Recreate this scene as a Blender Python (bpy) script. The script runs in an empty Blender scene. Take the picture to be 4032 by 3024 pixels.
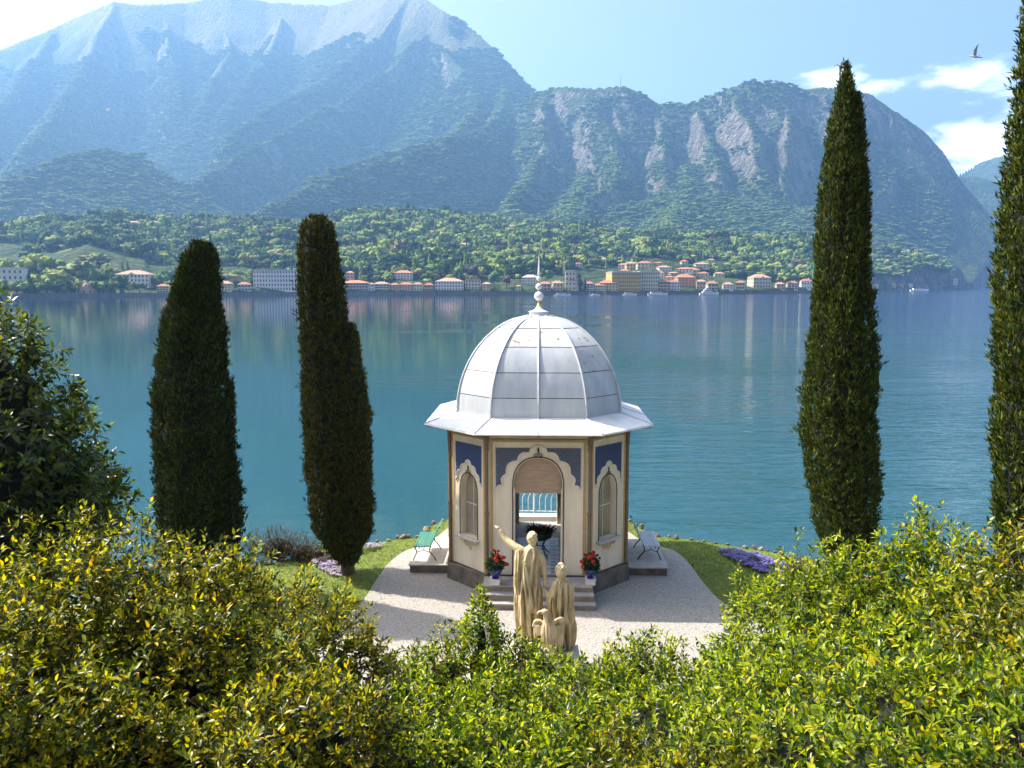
import bpy, bmesh, math, random
import numpy as np
from mathutils import Vector, Matrix, Euler
from mathutils.geometry import tessellate_polygon

# ------------------------------------------------------------------ camera, world, sun, exposure
SC = bpy.context.scene
COL = SC.collection
R = math.radians
F_PX, PITCH, CAM_Z = 3100.0, R(7.06), 8.8          # focal length in pixels of the 4032 px photograph
SUN_EL, SUN_AZ = R(50), R(-71)                       # azimuth from the view direction (+Y), negative = left
HAZE_DENSITY = 1.12e-4

cam_d = bpy.data.cameras.new('camera'); cam = bpy.data.objects.new('camera', cam_d); COL.objects.link(cam)
cam_d.sensor_width = 36; cam_d.lens = 36 * F_PX / 4032
cam.location = (0, 0, CAM_Z); cam.rotation_euler = (math.pi/2 - PITCH, 0, 0)
cam_d.clip_start = 0.1; cam_d.clip_end = 60000
SC.camera = cam

W = bpy.data.worlds.new('World'); SC.world = W; W.use_nodes = True
wn, wl = W.node_tree.nodes, W.node_tree.links
wn.clear()
w_out = wn.new('ShaderNodeOutputWorld'); w_bg = wn.new('ShaderNodeBackground'); w_sky = wn.new('ShaderNodeTexSky')
w_sky.sky_type = 'NISHITA'; w_sky.sun_disc = False
w_sky.sun_elevation = SUN_EL; w_sky.sun_rotation = SUN_AZ
w_sky.air_density = 1.0; w_sky.dust_density = 8.0; w_sky.ozone_density = 1.0; w_sky.altitude = 200
w_bg.inputs['Strength'].default_value = 0.105
def wmath(op, *v):
    n = wn.new('ShaderNodeMath'); n.operation = op
    for i, x in enumerate(v):
        if isinstance(x, (int, float)): n.inputs[i].default_value = x
        else: wl.new(x, n.inputs[i])
    return n.outputs[0]
# fair-weather cumulus: a cloud layer of soft noise over the whole sky, thicker where a few banks stand
tc = wn.new('ShaderNodeTexCoord')
mp = wn.new('ShaderNodeMapping'); mp.inputs['Scale'].default_value = (15, 15, 40)
wl.new(tc.outputs['Generated'], mp.inputs['Vector'])
nz = wn.new('ShaderNodeTexNoise'); nz.inputs['Scale'].default_value = 1.0; nz.inputs['Detail'].default_value = 7; nz.inputs['Roughness'].default_value = 0.55
wl.new(mp.outputs[0], nz.inputs['Vector'])
def dir_px(px, py):
    u, v = (px - 2016) / F_PX, (1512 - py) / F_PX
    d = Vector((u, math.cos(PITCH) + v*math.sin(PITCH), -math.sin(PITCH) + v*math.cos(PITCH)))
    return d.normalized()
def bank(vec, wx, wz):
    d = Vector(vec).normalized()
    s = wn.new('ShaderNodeVectorMath'); s.operation = 'SUBTRACT'; wl.new(tc.outputs['Generated'], s.inputs[0]); s.inputs[1].default_value = d
    m = wn.new('ShaderNodeVectorMath'); m.operation = 'MULTIPLY'; wl.new(s.outputs[0], m.inputs[0]); m.inputs[1].default_value = (1/wx, 1/wx, 1/wz)
    l = wn.new('ShaderNodeVectorMath'); l.operation = 'LENGTH'; wl.new(m.outputs[0], l.inputs[0])
    return wmath('SUBTRACT', 1.0, l.outputs['Value'])
banks = [(dir_px(3830, 295), .066, .021), (dir_px(3880, 590), .10, .046), (dir_px(3300, 315), .055, .016), (dir_px(3470, 335), .040, .014),
         (dir_px(4700, 420), .20, .06), ((-.8, -.5, .35), .3, .1), ((.5, -.8, .3), .3, .12), ((.9, .2, .4), .25, .1), ((-.3, -.9, .5), .3, .1)]
acc = None
for b_ in banks:
    v_ = bank(*b_)
    acc = v_ if acc is None else wmath('MAXIMUM', acc, v_)
cl = wmath('ADD', wmath('MULTIPLY', wmath('MAXIMUM', acc, -0.6), 0.55), wmath('MULTIPLY', wmath('SUBTRACT', nz.outputs[0], 0.5), 1.75))
ss = wn.new('ShaderNodeMapRange'); ss.interpolation_type = 'SMOOTHSTEP'
wl.new(cl, ss.inputs['Value']); ss.inputs['From Min'].default_value = 0.04; ss.inputs['From Max'].default_value = 0.50
w_mix = wn.new('ShaderNodeMix'); w_mix.data_type = 'RGBA'
wl.new(wmath('MULTIPLY', ss.outputs[0], 0.7), w_mix.inputs['Factor']); wl.new(w_sky.outputs[0], w_mix.inputs[6]); w_mix.inputs[7].default_value = (13, 13.2, 13.4, 1)
wl.new(w_mix.outputs[2], w_bg.inputs['Color']); wl.new(w_bg.outputs[0], w_out.inputs['Surface'])

sun_d = bpy.data.lights.new('sun', 'SUN'); sun = bpy.data.objects.new('sun', sun_d); COL.objects.link(sun)
sun_d.energy = 5.0; sun_d.angle = R(0.53); sun_d.color = (1.0, 0.94, 0.84)
SUN_V = Vector((math.sin(SUN_AZ)*math.cos(SUN_EL), math.cos(SUN_AZ)*math.cos(SUN_EL), math.sin(SUN_EL)))
sun.rotation_euler = SUN_V.to_track_quat('Z', 'Y').to_euler(); sun.location = (-30, 20, 60)

vs = SC.view_settings
vs.view_transform = 'Standard'; vs.look = 'None'; vs.gamma = 1; vs.use_curve_mapping = False; vs.exposure = 1.32
SC.render.engine = 'CYCLES'
cy = SC.cycles
cy.use_denoising = True
try: cy.denoiser = 'OPENIMAGEDENOISE'; cy.denoising_input_passes = 'RGB_ALBEDO_NORMAL'
except Exception: pass
cy.max_bounces = 6; cy.diffuse_bounces = 2; cy.glossy_bounces = 2; cy.transmission_bounces = 4; cy.volume_bounces = 1; cy.transparent_max_bounces = 6
cy.caustics_reflective = False; cy.caustics_refractive = False; cy.sample_clamp_indirect = 6

# ------------------------------------------------------------------ helpers
rng = np.random.default_rng(7)
random.seed(7)
def tag(o, label=None, cat=None, group=None, kind=None):
    if label: o['label'] = label
    if cat: o['category'] = cat
    if group: o['group'] = group
    if kind: o['kind'] = kind
    return o
def empty(name, loc=(0, 0, 0), rz=0.0, label=None, cat=None, group=None):
    o = bpy.data.objects.new(name, None); COL.objects.link(o)
    o.location = loc; o.rotation_euler = (0, 0, rz); o.empty_display_size = .2
    return tag(o, label, cat, group)
def np_mesh(name, V, loops, sizes, smooth=False, mats=None, mat_idx=None):
    V = np.asarray(V, dtype=np.float32); loops = np.asarray(loops, dtype=np.int32).ravel(); sizes = np.asarray(sizes, dtype=np.int32)
    me = bpy.data.meshes.new(name)
    me.vertices.add(len(V)); me.vertices.foreach_set('co', V.ravel())
    me.loops.add(len(loops)); me.loops.foreach_set('vertex_index', loops)
    me.polygons.add(len(sizes))
    st = np.zeros(len(sizes), dtype=np.int32); st[1:] = np.cumsum(sizes)[:-1]
    me.polygons.foreach_set('loop_start', st); me.polygons.foreach_set('loop_total', sizes)
    if mat_idx is not None: me.polygons.foreach_set('material_index', np.asarray(mat_idx, dtype=np.int32))
    me.update(calc_edges=True); me.validate()
    if smooth: me.polygons.foreach_set('use_smooth', np.ones(len(me.polygons), dtype=bool))
    for m in (mats or []): me.materials.append(m)
    return me
def link(name, me, parent=None, loc=None, mat4=None):
    o = bpy.data.objects.new(name, me); COL.objects.link(o)
    if parent is not None: o.parent = parent
    if mat4 is not None: o.matrix_basis = mat4
    elif loc is not None: o.location = loc
    return o

class MB:
    """collects simple shapes, builds ONE mesh object"""
    def __init__(s): s.v = []; s.f = []
    def add(s, V, Fc, xf=None):
        b = len(s.v)
        for p in V:
            s.v.append(tuple(xf(p)) if xf else tuple(p))
        for f in Fc: s.f.append(tuple(b + i for i in f))
        return s
    def box(s, a, b, xf=None):
        x0, y0, z0 = a; x1, y1, z1 = b
        V = [(x0,y0,z0),(x1,y0,z0),(x1,y1,z0),(x0,y1,z0),(x0,y0,z1),(x1,y0,z1),(x1,y1,z1),(x0,y1,z1)]
        return s.add(V, [(0,3,2,1),(4,5,6,7),(0,1,5,4),(1,2,6,5),(2,3,7,6),(3,0,4,7)], xf)
    def lathe(s, prof, n=16, c=(0,0,0), xf=None, closed=True):
        V = []; Fc = []
        for r, z in prof:
            for i in range(n):
                a = 2*math.pi*i/n; V.append((c[0]+r*math.cos(a), c[1]+r*math.sin(a), c[2]+z))
        for k in range(len(prof)-1):
            for i in range(n):
                j = (i+1) % n; Fc.append((k*n+i, k*n+j, (k+1)*n+j, (k+1)*n+i))
        if closed:
            Fc.append(tuple(reversed(range(n)))); Fc.append(tuple((len(prof)-1)*n+i for i in range(n)))
        return s.add(V, Fc, xf)
    def tube(s, pts, r, n=6, xf=None, cyc=False):
        pts = [Vector(p) for p in pts]; m = len(pts)
        rr = r if isinstance(r, (list, tuple)) else [r]*m
        V = []; Fc = []; prev = None
        for k, p in enumerate(pts):
            if cyc: t = pts[(k+1) % m] - pts[k-1]
            else: t = pts[min(k+1, m-1)] - pts[max(k-1, 0)]
            t.normalize()
            if prev is None:
                up = Vector((0,0,1)) if abs(t.z) < .9 else Vector((1,0,0)); a = t.cross(up).normalized()
            else:
                a = (prev - t*prev.dot(t)).normalized()
            prev = a; b = t.cross(a)
            for i in range(n):
                q = 2*math.pi*i/n; V.append(tuple(p + (a*math.cos(q) + b*math.sin(q))*rr[k]))
        for k in range(m if cyc else m-1):
            k2 = (k+1) % m
            for i in range(n):
                j = (i+1) % n; Fc.append((k*n+i, k*n+j, k2*n+j, k2*n+i))
        if not cyc:
            Fc.append(tuple(reversed(range(n)))); Fc.append(tuple((m-1)*n+i for i in range(n)))
        return s.add(V, Fc, xf)
    def plate(s, outlines, d0, d1, xf=None):
        """prism of a 2-D polygon (first outline) with holes (others): (u, z) extruded along depth d0..d1, coordinates (u, d, z)"""
        poly = [[Vector((p[0], p[1], 0)) for p in o] for o in outlines]
        tris = tessellate_polygon(poly)
        flat = [p for o in outlines for p in o]; n = len(flat)
        V = [(p[0], d0, p[1]) for p in flat] + [(p[0], d1, p[1]) for p in flat]; Fc = []
        for t in tris:
            Fc.append(tuple(t)); Fc.append(tuple(n+i for i in reversed(t)))
        b = 0
        for o in outlines:
            m = len(o)
            for i in range(m):
                j = (i+1) % m; Fc.append((b+i, b+j, n+b+j, n+b+i))
            b += m
        return s.add(V, Fc, xf)
    def sphere(s, c, r, n=12, m=8, xf=None):
        rx, ry, rz = r if isinstance(r, (list, tuple)) else (r, r, r)
        V = [(c[0], c[1], c[2]-rz)]; Fc = []
        for k in range(1, m):
            ph = -math.pi/2 + math.pi*k/m
            for i in range(n):
                a = 2*math.pi*i/n; V.append((c[0]+rx*math.cos(ph)*math.cos(a), c[1]+ry*math.cos(ph)*math.sin(a), c[2]+rz*math.sin(ph)))
        V.append((c[0], c[1], c[2]+rz)); top = len(V)-1
        for i in range(n):
            j = (i+1) % n; Fc.append((0, 1+j, 1+i)); Fc.append((top, 1+(m-2)*n+i, 1+(m-2)*n+j))
            for k in range(m-2): Fc.append((1+k*n+i, 1+k*n+j, 1+(k+1)*n+j, 1+(k+1)*n+i))
        return s.add(V, Fc, xf)
    def mesh(s, name, mat=None, smooth=False):
        me = bpy.data.meshes.new(name); me.from_pydata(s.v, [], s.f)
        bm = bmesh.new(); bm.from_mesh(me); bmesh.ops.recalc_face_normals(bm, faces=bm.faces); bm.to_mesh(me); bm.free()
        if mat: me.materials.append(mat)
        if smooth:
            me.polygons.foreach_set('use_smooth', np.ones(len(me.polygons), dtype=bool))
            try: me.set_sharp_from_angle(angle=R(40))
            except Exception: pass
        return me
    def build(s, name, mat=None, parent=None, smooth=False, loc=None):
        return link(name, s.mesh(name, mat, smooth), parent, loc)

# photograph pixel -> world
def P_z(px, py, z):
    d = dir_px(px, py); t = (z - CAM_Z) / d.z
    return Vector((d.x*t, d.y*t, z))
def P_d(px, py, dist):
    d = dir_px(px, py); h = math.hypot(d.x, d.y); t = dist / h
    return Vector((d.x*t, d.y*t, CAM_Z + d.z*t))

# value noise, vectorised
def _hash(ix, iy, iz, seed):
    n = (ix*374761393 + iy*668265263 + iz*1274126177 + seed*974634547) & 0x7fffffff
    n = (n ^ (n >> 13)) * 1274126177 & 0x7fffffff
    return ((n ^ (n >> 16)) & 0xffff) / 65535.0
def vnoise(x, y, z=0.0, seed=0):
    x = np.asarray(x, dtype=np.float64); y = np.asarray(y, dtype=np.float64); z = np.zeros_like(x) + z
    ix, iy, iz = np.floor(x).astype(np.int64), np.floor(y).astype(np.int64), np.floor(z).astype(np.int64)
    fx, fy, fz = x-ix, y-iy, z-iz
    fx, fy, fz = fx*fx*(3-2*fx), fy*fy*(3-2*fy), fz*fz*(3-2*fz)
    r = 0
    for dx in (0, 1):
        for dy in (0, 1):
            for dz in (0, 1):
                w = (fx if dx else 1-fx)*(fy if dy else 1-fy)*(fz if dz else 1-fz)
                r = r + w*_hash(ix+dx, iy+dy, iz+dz, seed)
    return r*2-1
def fbm(x, y, z=0.0, oct=4, seed=0, ridged=False):
    a, s, t = 1.0, 0.0, 0.0
    for o in range(oct):
        n = vnoise(x*2**o, y*2**o, (z*2**o if not np.isscalar(z) or z else 0.0), seed+o*17)
        if ridged: n = 1-2*np.abs(n)
        s = s + a*n; t += a; a *= .5
    return s/t

# ------------------------------------------------------------------ materials
def mat_new(name):
    m = bpy.data.materials.new(name); m.use_nodes = True
    return m, m.node_tree.nodes, m.node_tree.links, m.node_tree.nodes['Principled BSDF']
def M(name, c, rough=.6, var=.15, scale=6.0, bump=0.0, bscale=None, metal=0.0, c2=None, spec=.5, detail=4, obj_rand=0.0, contrast=(.3, .7), stretch=None):
    """procedural paint/stone: two tones mixed by noise, optional bump and per-object variation"""
    m, n, l, p = mat_new(name)
    p.inputs['Roughness'].default_value = rough; p.inputs['Metallic'].default_value = metal; p.inputs['Specular IOR Level'].default_value = spec
    t = n.new('ShaderNodeTexCoord'); vec = t.outputs['Object']
    if stretch:
        mp_ = n.new('ShaderNodeMapping'); mp_.inputs['Scale'].default_value = stretch; l.new(vec, mp_.inputs['Vector']); vec = mp_.outputs[0]
    z = n.new('ShaderNodeTexNoise'); z.inputs['Scale'].default_value = scale; z.inputs['Detail'].default_value = detail; l.new(vec, z.inputs['Vector'])
    rp = n.new('ShaderNodeValToRGB'); l.new(z.outputs[0], rp.inputs[0])
    rp.color_ramp.elements[0].position, rp.color_ramp.elements[1].position = contrast
    lo = c2 if c2 else tuple(x*(1-var) for x in c); hi = c if c2 else tuple(min(1, x*(1+var*.6)) for x in c)
    rp.color_ramp.elements[0].color = (*lo, 1); rp.color_ramp.elements[1].color = (*hi, 1)
    out = rp.outputs[0]
    if obj_rand:
        oi = n.new('ShaderNodeObjectInfo'); hs = n.new('ShaderNodeHueSaturation')
        mr = n.new('ShaderNodeMapRange'); mr.inputs['To Min'].default_value = 1-obj_rand; mr.inputs['To Max'].default_value = 1+obj_rand
        l.new(oi.outputs['Random'], mr.inputs['Value']); l.new(mr.outputs[0], hs.inputs['Value']); l.new(out, hs.inputs['Color']); out = hs.outputs[0]
    l.new(out, p.inputs['Base Color'])
    if bump:
        z2 = n.new('ShaderNodeTexNoise'); z2.inputs['Scale'].default_value = bscale or scale*4; z2.inputs['Detail'].default_value = 6; l.new(vec, z2.inputs['Vector'])
        b = n.new('ShaderNodeBump'); b.inputs['Strength'].default_value = bump; b.inputs['Distance'].default_value = .02
        l.new(z2.outputs[0], b.inputs['Height']); l.new(b.outputs[0], p.inputs['Normal'])
    return m
# ------------------------------------------------------------------ the far shore: terrain
# shoreline of the far bank, as bearings (photo x) and distances
SHORE = [(-3200, 640), (-1200, 660), (0, 700), (700, 800), (1400, 850), (2100, 850), (2620, 890), (2990, 1010), (3200, 1130), (3330, 1650), (3420, 1800), (3720, 2050), (3790, 2700), (3920, 3300), (4100, 4300), (4600, 6000), (6500, 8200)]
_saz = np.array([math.atan2((p-2016)/F_PX, 1.0) for p, d in SHORE]); _sd = np.array([d for p, d in SHORE], dtype=float)
def shore_rho(az): return np.interp(az, _saz, _sd)
# ridge lines: (points (photo x, photo y, distance), slope, roughness of the crest)
RIDGES = [
 ([(-2600,700,5200),(-1500,520,5300),(-800,400,5300),(-300,290,5200),(0,190,5200),(230,95,5200),(440,2,5100),(540,15,5100),(720,8,5200),(900,-25,5200),(1050,5,5200),(1300,18,5100),(1420,-10,5000),(1560,-40,4800),(1680,-12,4650),(1760,45,4500),(1880,125,4400),(1950,185,4300),(2010,270,4200),(2070,350,4100),(2300,520,4000)], 1.08, .5),
 ([(440,2,5100),(380,190,4600),(300,330,4200),(180,480,3700),(60,620,3200)], 1.15, 1),
 ([(230,95,5200),(100,300,4500),(-60,500,3900),(-250,640,3300)], 1.15, 1),
 ([(870,60,5100),(900,200,4700),(830,330,4300),(800,420,4050)], 1.15, 1),
 ([(640,60,5100),(690,240,4600),(720,380,4200)], 1.15, 1),
 ([(1100,60,5000),(1060,200,4650),(960,330,4300),(880,430,4000)], 1.15, 1),
 ([(1620,-20,4700),(1500,150,4400),(1300,310,4050),(1060,430,3700),(880,545,3350)], 1.4, 1),
 ([(1700,120,4400),(1560,260,4100),(1380,370,3800),(1180,480,3500),(960,590,3150),(760,740,2700),(620,850,2250)], 1.3, 1),
 ([(1720,150,4350),(1830,270,4050),(1880,400,3650),(1800,520,3150),(1500,620,2750),(1250,700,2500)], .95, 1),
 ([(1990,330,4000),(1960,430,3500),(1900,505,3150),(1760,545,2850),(1500,645,2600),(1250,740,2400),(1020,830,2150),(900,880,1950)], 1.2, 1),
 ([(-500,740,2500),(-200,760,2450),(0,700,2400),(260,615,2500),(410,590,2600),(560,612,2700),(700,720,2750)], .62, 1),
 # the nearer right-hand mountain with its cliffs
 ([(2010,420,3650),(2070,372,3550),(2130,352,3500),(2220,334,3400),(2330,343,3350),(2400,338,3330),(2470,334,3300),(2540,360,3300),(2600,402,3300),(2740,395,3300),(2860,345,3280),(2960,326,3250),(3070,328,3280),(3180,350,3330),(3330,345,3380),(3430,372,3430),(3520,428,3480),(3640,505,3560),(3720,592,3650),(3765,672,3750),(3790,760,3850)], 1.30, .45),
 ([(2110,400,3400),(2130,560,3000),(2100,700,2650),(2060,800,2350)], 1.15, 1.3),
 ([(2330,380,3280),(2380,540,2950),(2420,700,2600),(2350,820,2300)], 1.15, 1.3),
 ([(2560,400,3280),(2600,560,2980),(2620,700,2700)], 1.2, 1.3),
 ([(2760,420,3250),(2780,560,3000),(2800,680,2750)], 1.25, 1.3),
 ([(2900,370,3220),(2930,520,2960),(2960,650,2750)], 1.25, 1.3),
 ([(3100,380,3230),(3090,520,3000),(3080,640,2850),(3060,760,2700)], 1.45, 1.2),
 ([(3330,380,3350),(3320,520,3180),(3300,640,3050)], 1.8, 1.2),
 ([(3500,440,3450),(3500,600,3250),(3480,730,3050),(3450,860,2700)], 1.4, 1.2),
 ([(3680,580,3600),(3700,720,3400),(3720,860,3200),(3740,980,3050)], 1.4, 1.2),
 # wooded shelf under the cliffs and the foothills above the village
 ([(1950,850,2150),(2200,850,2350),(2450,815,2450),(2700,765,2550),(2900,770,2600),(3100,810,2650),(3300,860,2550),(3420,900,2450)], .46, 1),
 ([(2700,640,2900),(2690,760,2550),(2640,880,2100),(2560,980,1600)], .42, 1),
 ([(2300,640,3000),(2260,800,2450),(2200,900,2000)], .46, 1),
 ([(-1600,930,1250),(-500,940,1300),(0,925,1350),(280,890,1450),(520,872,1500),(800,885,1500),(1100,875,1520),(1280,850,1560),(1500,838,1600),(1720,852,1620),(2000,880,1700),(2250,905,1750),(2500,930,1700),(2750,930,1650),(3000,940,1650),(3200,965,1650)], .20, .4),
 ([(1500,838,1600),(1560,930,1250),(1600,1010,1060)], .26, .5),
 ([(2560,960,1500),(2600,1010,1200),(2560,1060,1000)], .30, .4),
 ([(560,872,1480),(430,950,1150),(300,1020,920)], .26, .5),
 ([(2300,900,1750),(2230,980,1300),(2150,1050,1020)], .26, .5),
 ([(3290,1040,1850),(3400,1000,2000),(3510,985,2050),(3590,1005,2100),(3670,1055,2150),(3730,1105,2200)], .55, .5),
 # far ridges through the gap on the right
 ([(3700,725,4700),(3800,682,4700),(3900,705,4800),(4010,750,4900),(4300,860,5200)], .7, .7),
 ([(3660,740,6500),(3760,690,6500),(3860,640,6500),(3960,608,6500),(4120,560,6550),(4400,520,6600),(5200,480,6700)], .6, .5),
]
_RW = [([P_d(*q) for q in pts], k, rg) for pts, k, rg in RIDGES]
def terrain_h(x, y):
    x = np.asarray(x, dtype=np.float64); y = np.asarray(y, dtype=np.float64)
    rho = np.hypot(x, y); az = np.arctan2(x, y); beyond = rho - shore_rho(az)
    wx = x + 30*fbm(x/600, y/600, oct=2, seed=3); wy = y + 30*fbm(x/600, y/600, oct=2, seed=11)
    h = np.full(x.shape, -1e9); soft = 14.0
    near = np.full(x.shape, 1e9)
    for pts, k, rg in _RW:
        hi = np.full(x.shape, -1e9); dm = np.full(x.shape, 1e9)
        qx, qy = (wx + 70*fbm(x/260, y/260, oct=3, seed=71), wy + 70*fbm(x/260, y/260, oct=3, seed=77)) if rg > 1.1 else (wx, wy)
        for a, b in zip(pts[:-1], pts[1:]):
            ex, ey = b.x-a.x, b.y-a.y; L2 = ex*ex+ey*ey
            t = np.clip(((qx-a.x)*ex + (qy-a.y)*ey)/L2, 0, 1)
            d = np.hypot(qx-(a.x+t*ex), qy-(a.y+t*ey))
            # slopes ease off away from the crest
            v = a.z + t*(b.z-a.z) - k*d*(1 - .22*np.clip(d/1500, 0, 1)) - 6*rg*(1-np.exp(-d/40))
            m = v > hi; hi = np.where(m, v, hi); dm = np.where(m, d, dm)
        near = np.where(hi > h, dm, near)
        h = np.maximum(h, hi) + np.where(np.abs(h-hi) < soft, (soft-np.abs(h-hi))**2/(4*soft), 0)
    # gullies and spurs cut into the flanks, kept off the crest lines
    amp = np.clip(h/420, 0.0, 1.0)*(1-np.exp(-(near/320)**1.5))
    h = h + amp*(75*(fbm(wx/620, wy/620, oct=2, seed=21, ridged=True) - .9) + 36*(fbm(wx/230, wy/230, oct=3, seed=31, ridged=True)-.7) + 11*fbm(wx/60, wy/60, oct=3, seed=41))
    crag = np.clip((az-.0)/.05, 0, 1)*np.clip((h-220)/150, 0, 1)*np.clip(near/90, 0, 1)
    h = h + crag*(34*(fbm(wx/110, wy/330, oct=3, seed=81, ridged=True)-.7))
    h = h + np.clip(h/60, 0, 1)*5*fbm(x/60, y/60, oct=3, seed=51)
    lim = np.interp(az, [-.8, .26, .34, .40, .46, .55], [.34, .34, .45, .6, 1.3, 1.3])
    h = np.minimum(h, 2.4 + np.maximum(beyond, 0)*lim*(1+.25*fbm(x/90, y/90, oct=2, seed=61)) + 2.0*np.maximum(beyond-450, 0))
    h = np.maximum(h, 2.2 + .02*np.clip(beyond, 0, 400))
    return np.where(beyond < 3, np.minimum(h, 2.2), h)

NA, NR = 780, 500
_a = np.linspace(-.98, .98, NA); _t = np.linspace(0, 1, NR)
AZ, T = np.meshgrid(_a, _t)
RS = shore_rho(AZ); RMAX = np.interp(AZ, [-1, .46, .52, .98], [6300, 6000, 7400, 7400])
RHO = RS + (RMAX-RS)*(T*.35 + .65*T**1.9)
TX, TY = RHO*np.sin(AZ), RHO*np.cos(AZ)
TZ = terrain_h(TX, TY)
TZ[0] = -6.0                                              # the bank drops into the lake
idx = np.arange(NA*NR).reshape(NR, NA)
quads = np.stack([idx[:-1, :-1], idx[:-1, 1:], idx[1:, 1:], idx[1:, :-1]], axis=-1).reshape(-1, 4)

def mountain_material():
    m, n, l, p = mat_new('mountain_ground')
    p.inputs['Roughness'].default_value = .9; p.inputs['Specular IOR Level'].default_value = .15
    g = n.new('ShaderNodeNewGeometry'); sep = n.new('ShaderNodeSeparateXYZ'); l.new(g.outputs['Normal'], sep.inputs[0])
    pos = n.new('ShaderNodeSeparateXYZ'); l.new(g.outputs['Position'], pos.inputs[0])
    def noise(sc, det=4, rough=.55, vec=None):
        z = n.new('ShaderNodeTexNoise'); z.inputs['Scale'].default_value = sc; z.inputs['Detail'].default_value = det; z.inputs['Roughness'].default_value = rough
        l.new(vec or g.outputs['Position'], z.inputs['Vector']); return z.outputs[0]
    def mth(op, a, b):
        k = n.new('ShaderNodeMath'); k.operation = op
        for i, x in enumerate((a, b)):
            if isinstance(x, (int, float)): k.inputs[i].default_value = x
            else: l.new(x, k.inputs[i])
        return k.outputs[0]
    def ramp(v, a, b):
        r = n.new('ShaderNodeMapRange'); r.interpolation_type = 'SMOOTHSTEP'; l.new(v, r.inputs['Value'])
        r.inputs['From Min'].default_value = a; r.inputs['From Max'].default_value = b; return r.outputs[0]
    def mix(f, a, b):
        x = n.new('ShaderNodeMix'); x.data_type = 'RGBA'; l.new(f, x.inputs['Factor'])
        for i, c in ((6, a), (7, b)):
            if isinstance(c, tuple): x.inputs[i].default_value = (*c, 1)
            else: l.new(c, x.inputs[i])
        return x.outputs[2]
    forest = mix(ramp(noise(.012, 6, .65), .35, .68), (.022, .045, .012), (.095, .130, .030))
    forest = mix(ramp(noise(.07, 3), .40, .66), forest, (.045, .075, .020))
    meadow = mix(ramp(noise(.02, 5), .3, .7), (.13, .18, .045), (.20, .22, .07))
    vmap = n.new('ShaderNodeMapping'); vmap.inputs['Scale'].default_value = (1, 1, .28); l.new(g.outputs['Position'], vmap.inputs['Vector'])
    rock = mix(ramp(noise(.035, 8, .7, vmap.outputs[0]), .36, .66), (.070, .064, .054), (.25, .215, .175))
    steep = mth('ADD', mth('SUBTRACT', 1.0, sep.outputs[2]), mth('MULTIPLY', mth('SUBTRACT', noise(.018, 6, .65), .5), .55))
    high = ramp(mth('ADD', pos.outputs[2], mth('MULTIPLY', noise(.003, 5), 700)), 1480, 1850)
    fld = mth('MULTIPLY', ramp(noise(.0085, 3), .60, .68), ramp(sep.outputs[2], .86, .95))
    c = mix(fld, forest, meadow)
    c = mix(high, c, (.20, .18, .10))
    c = mix(ramp(steep, .39, .50), c, rock)
    l.new(c, p.inputs['Base Color'])
    # tree-crown relief of the woods
    vo = n.new('ShaderNodeTexVoronoi'); vo.inputs['Scale'].default_value = .085; l.new(g.outputs['Position'], vo.inputs['Vector'])
    hgt = mth('ADD', mth('MULTIPLY', vo.outputs['Distance'], -.8), mth('MULTIPLY', noise(.03, 8, .7), 1.6))
    b = n.new('ShaderNodeBump'); b.inputs['Strength'].default_value = 1.0; b.inputs['Distance'].default_value = 20.0
    l.new(hgt, b.inputs['Height']); l.new(b.outputs[0], p.inputs['Normal'])
    return m
terrain = link('mountain_terrain', np_mesh('mountain_terrain', np.stack([TX, TY, TZ], -1).reshape(-1, 3), quads, np.full(len(quads), 4), True, [mountain_material()]))
tag(terrain, 'hazy wooded mountains with grey cliffs across the lake', kind='structure')

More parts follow.
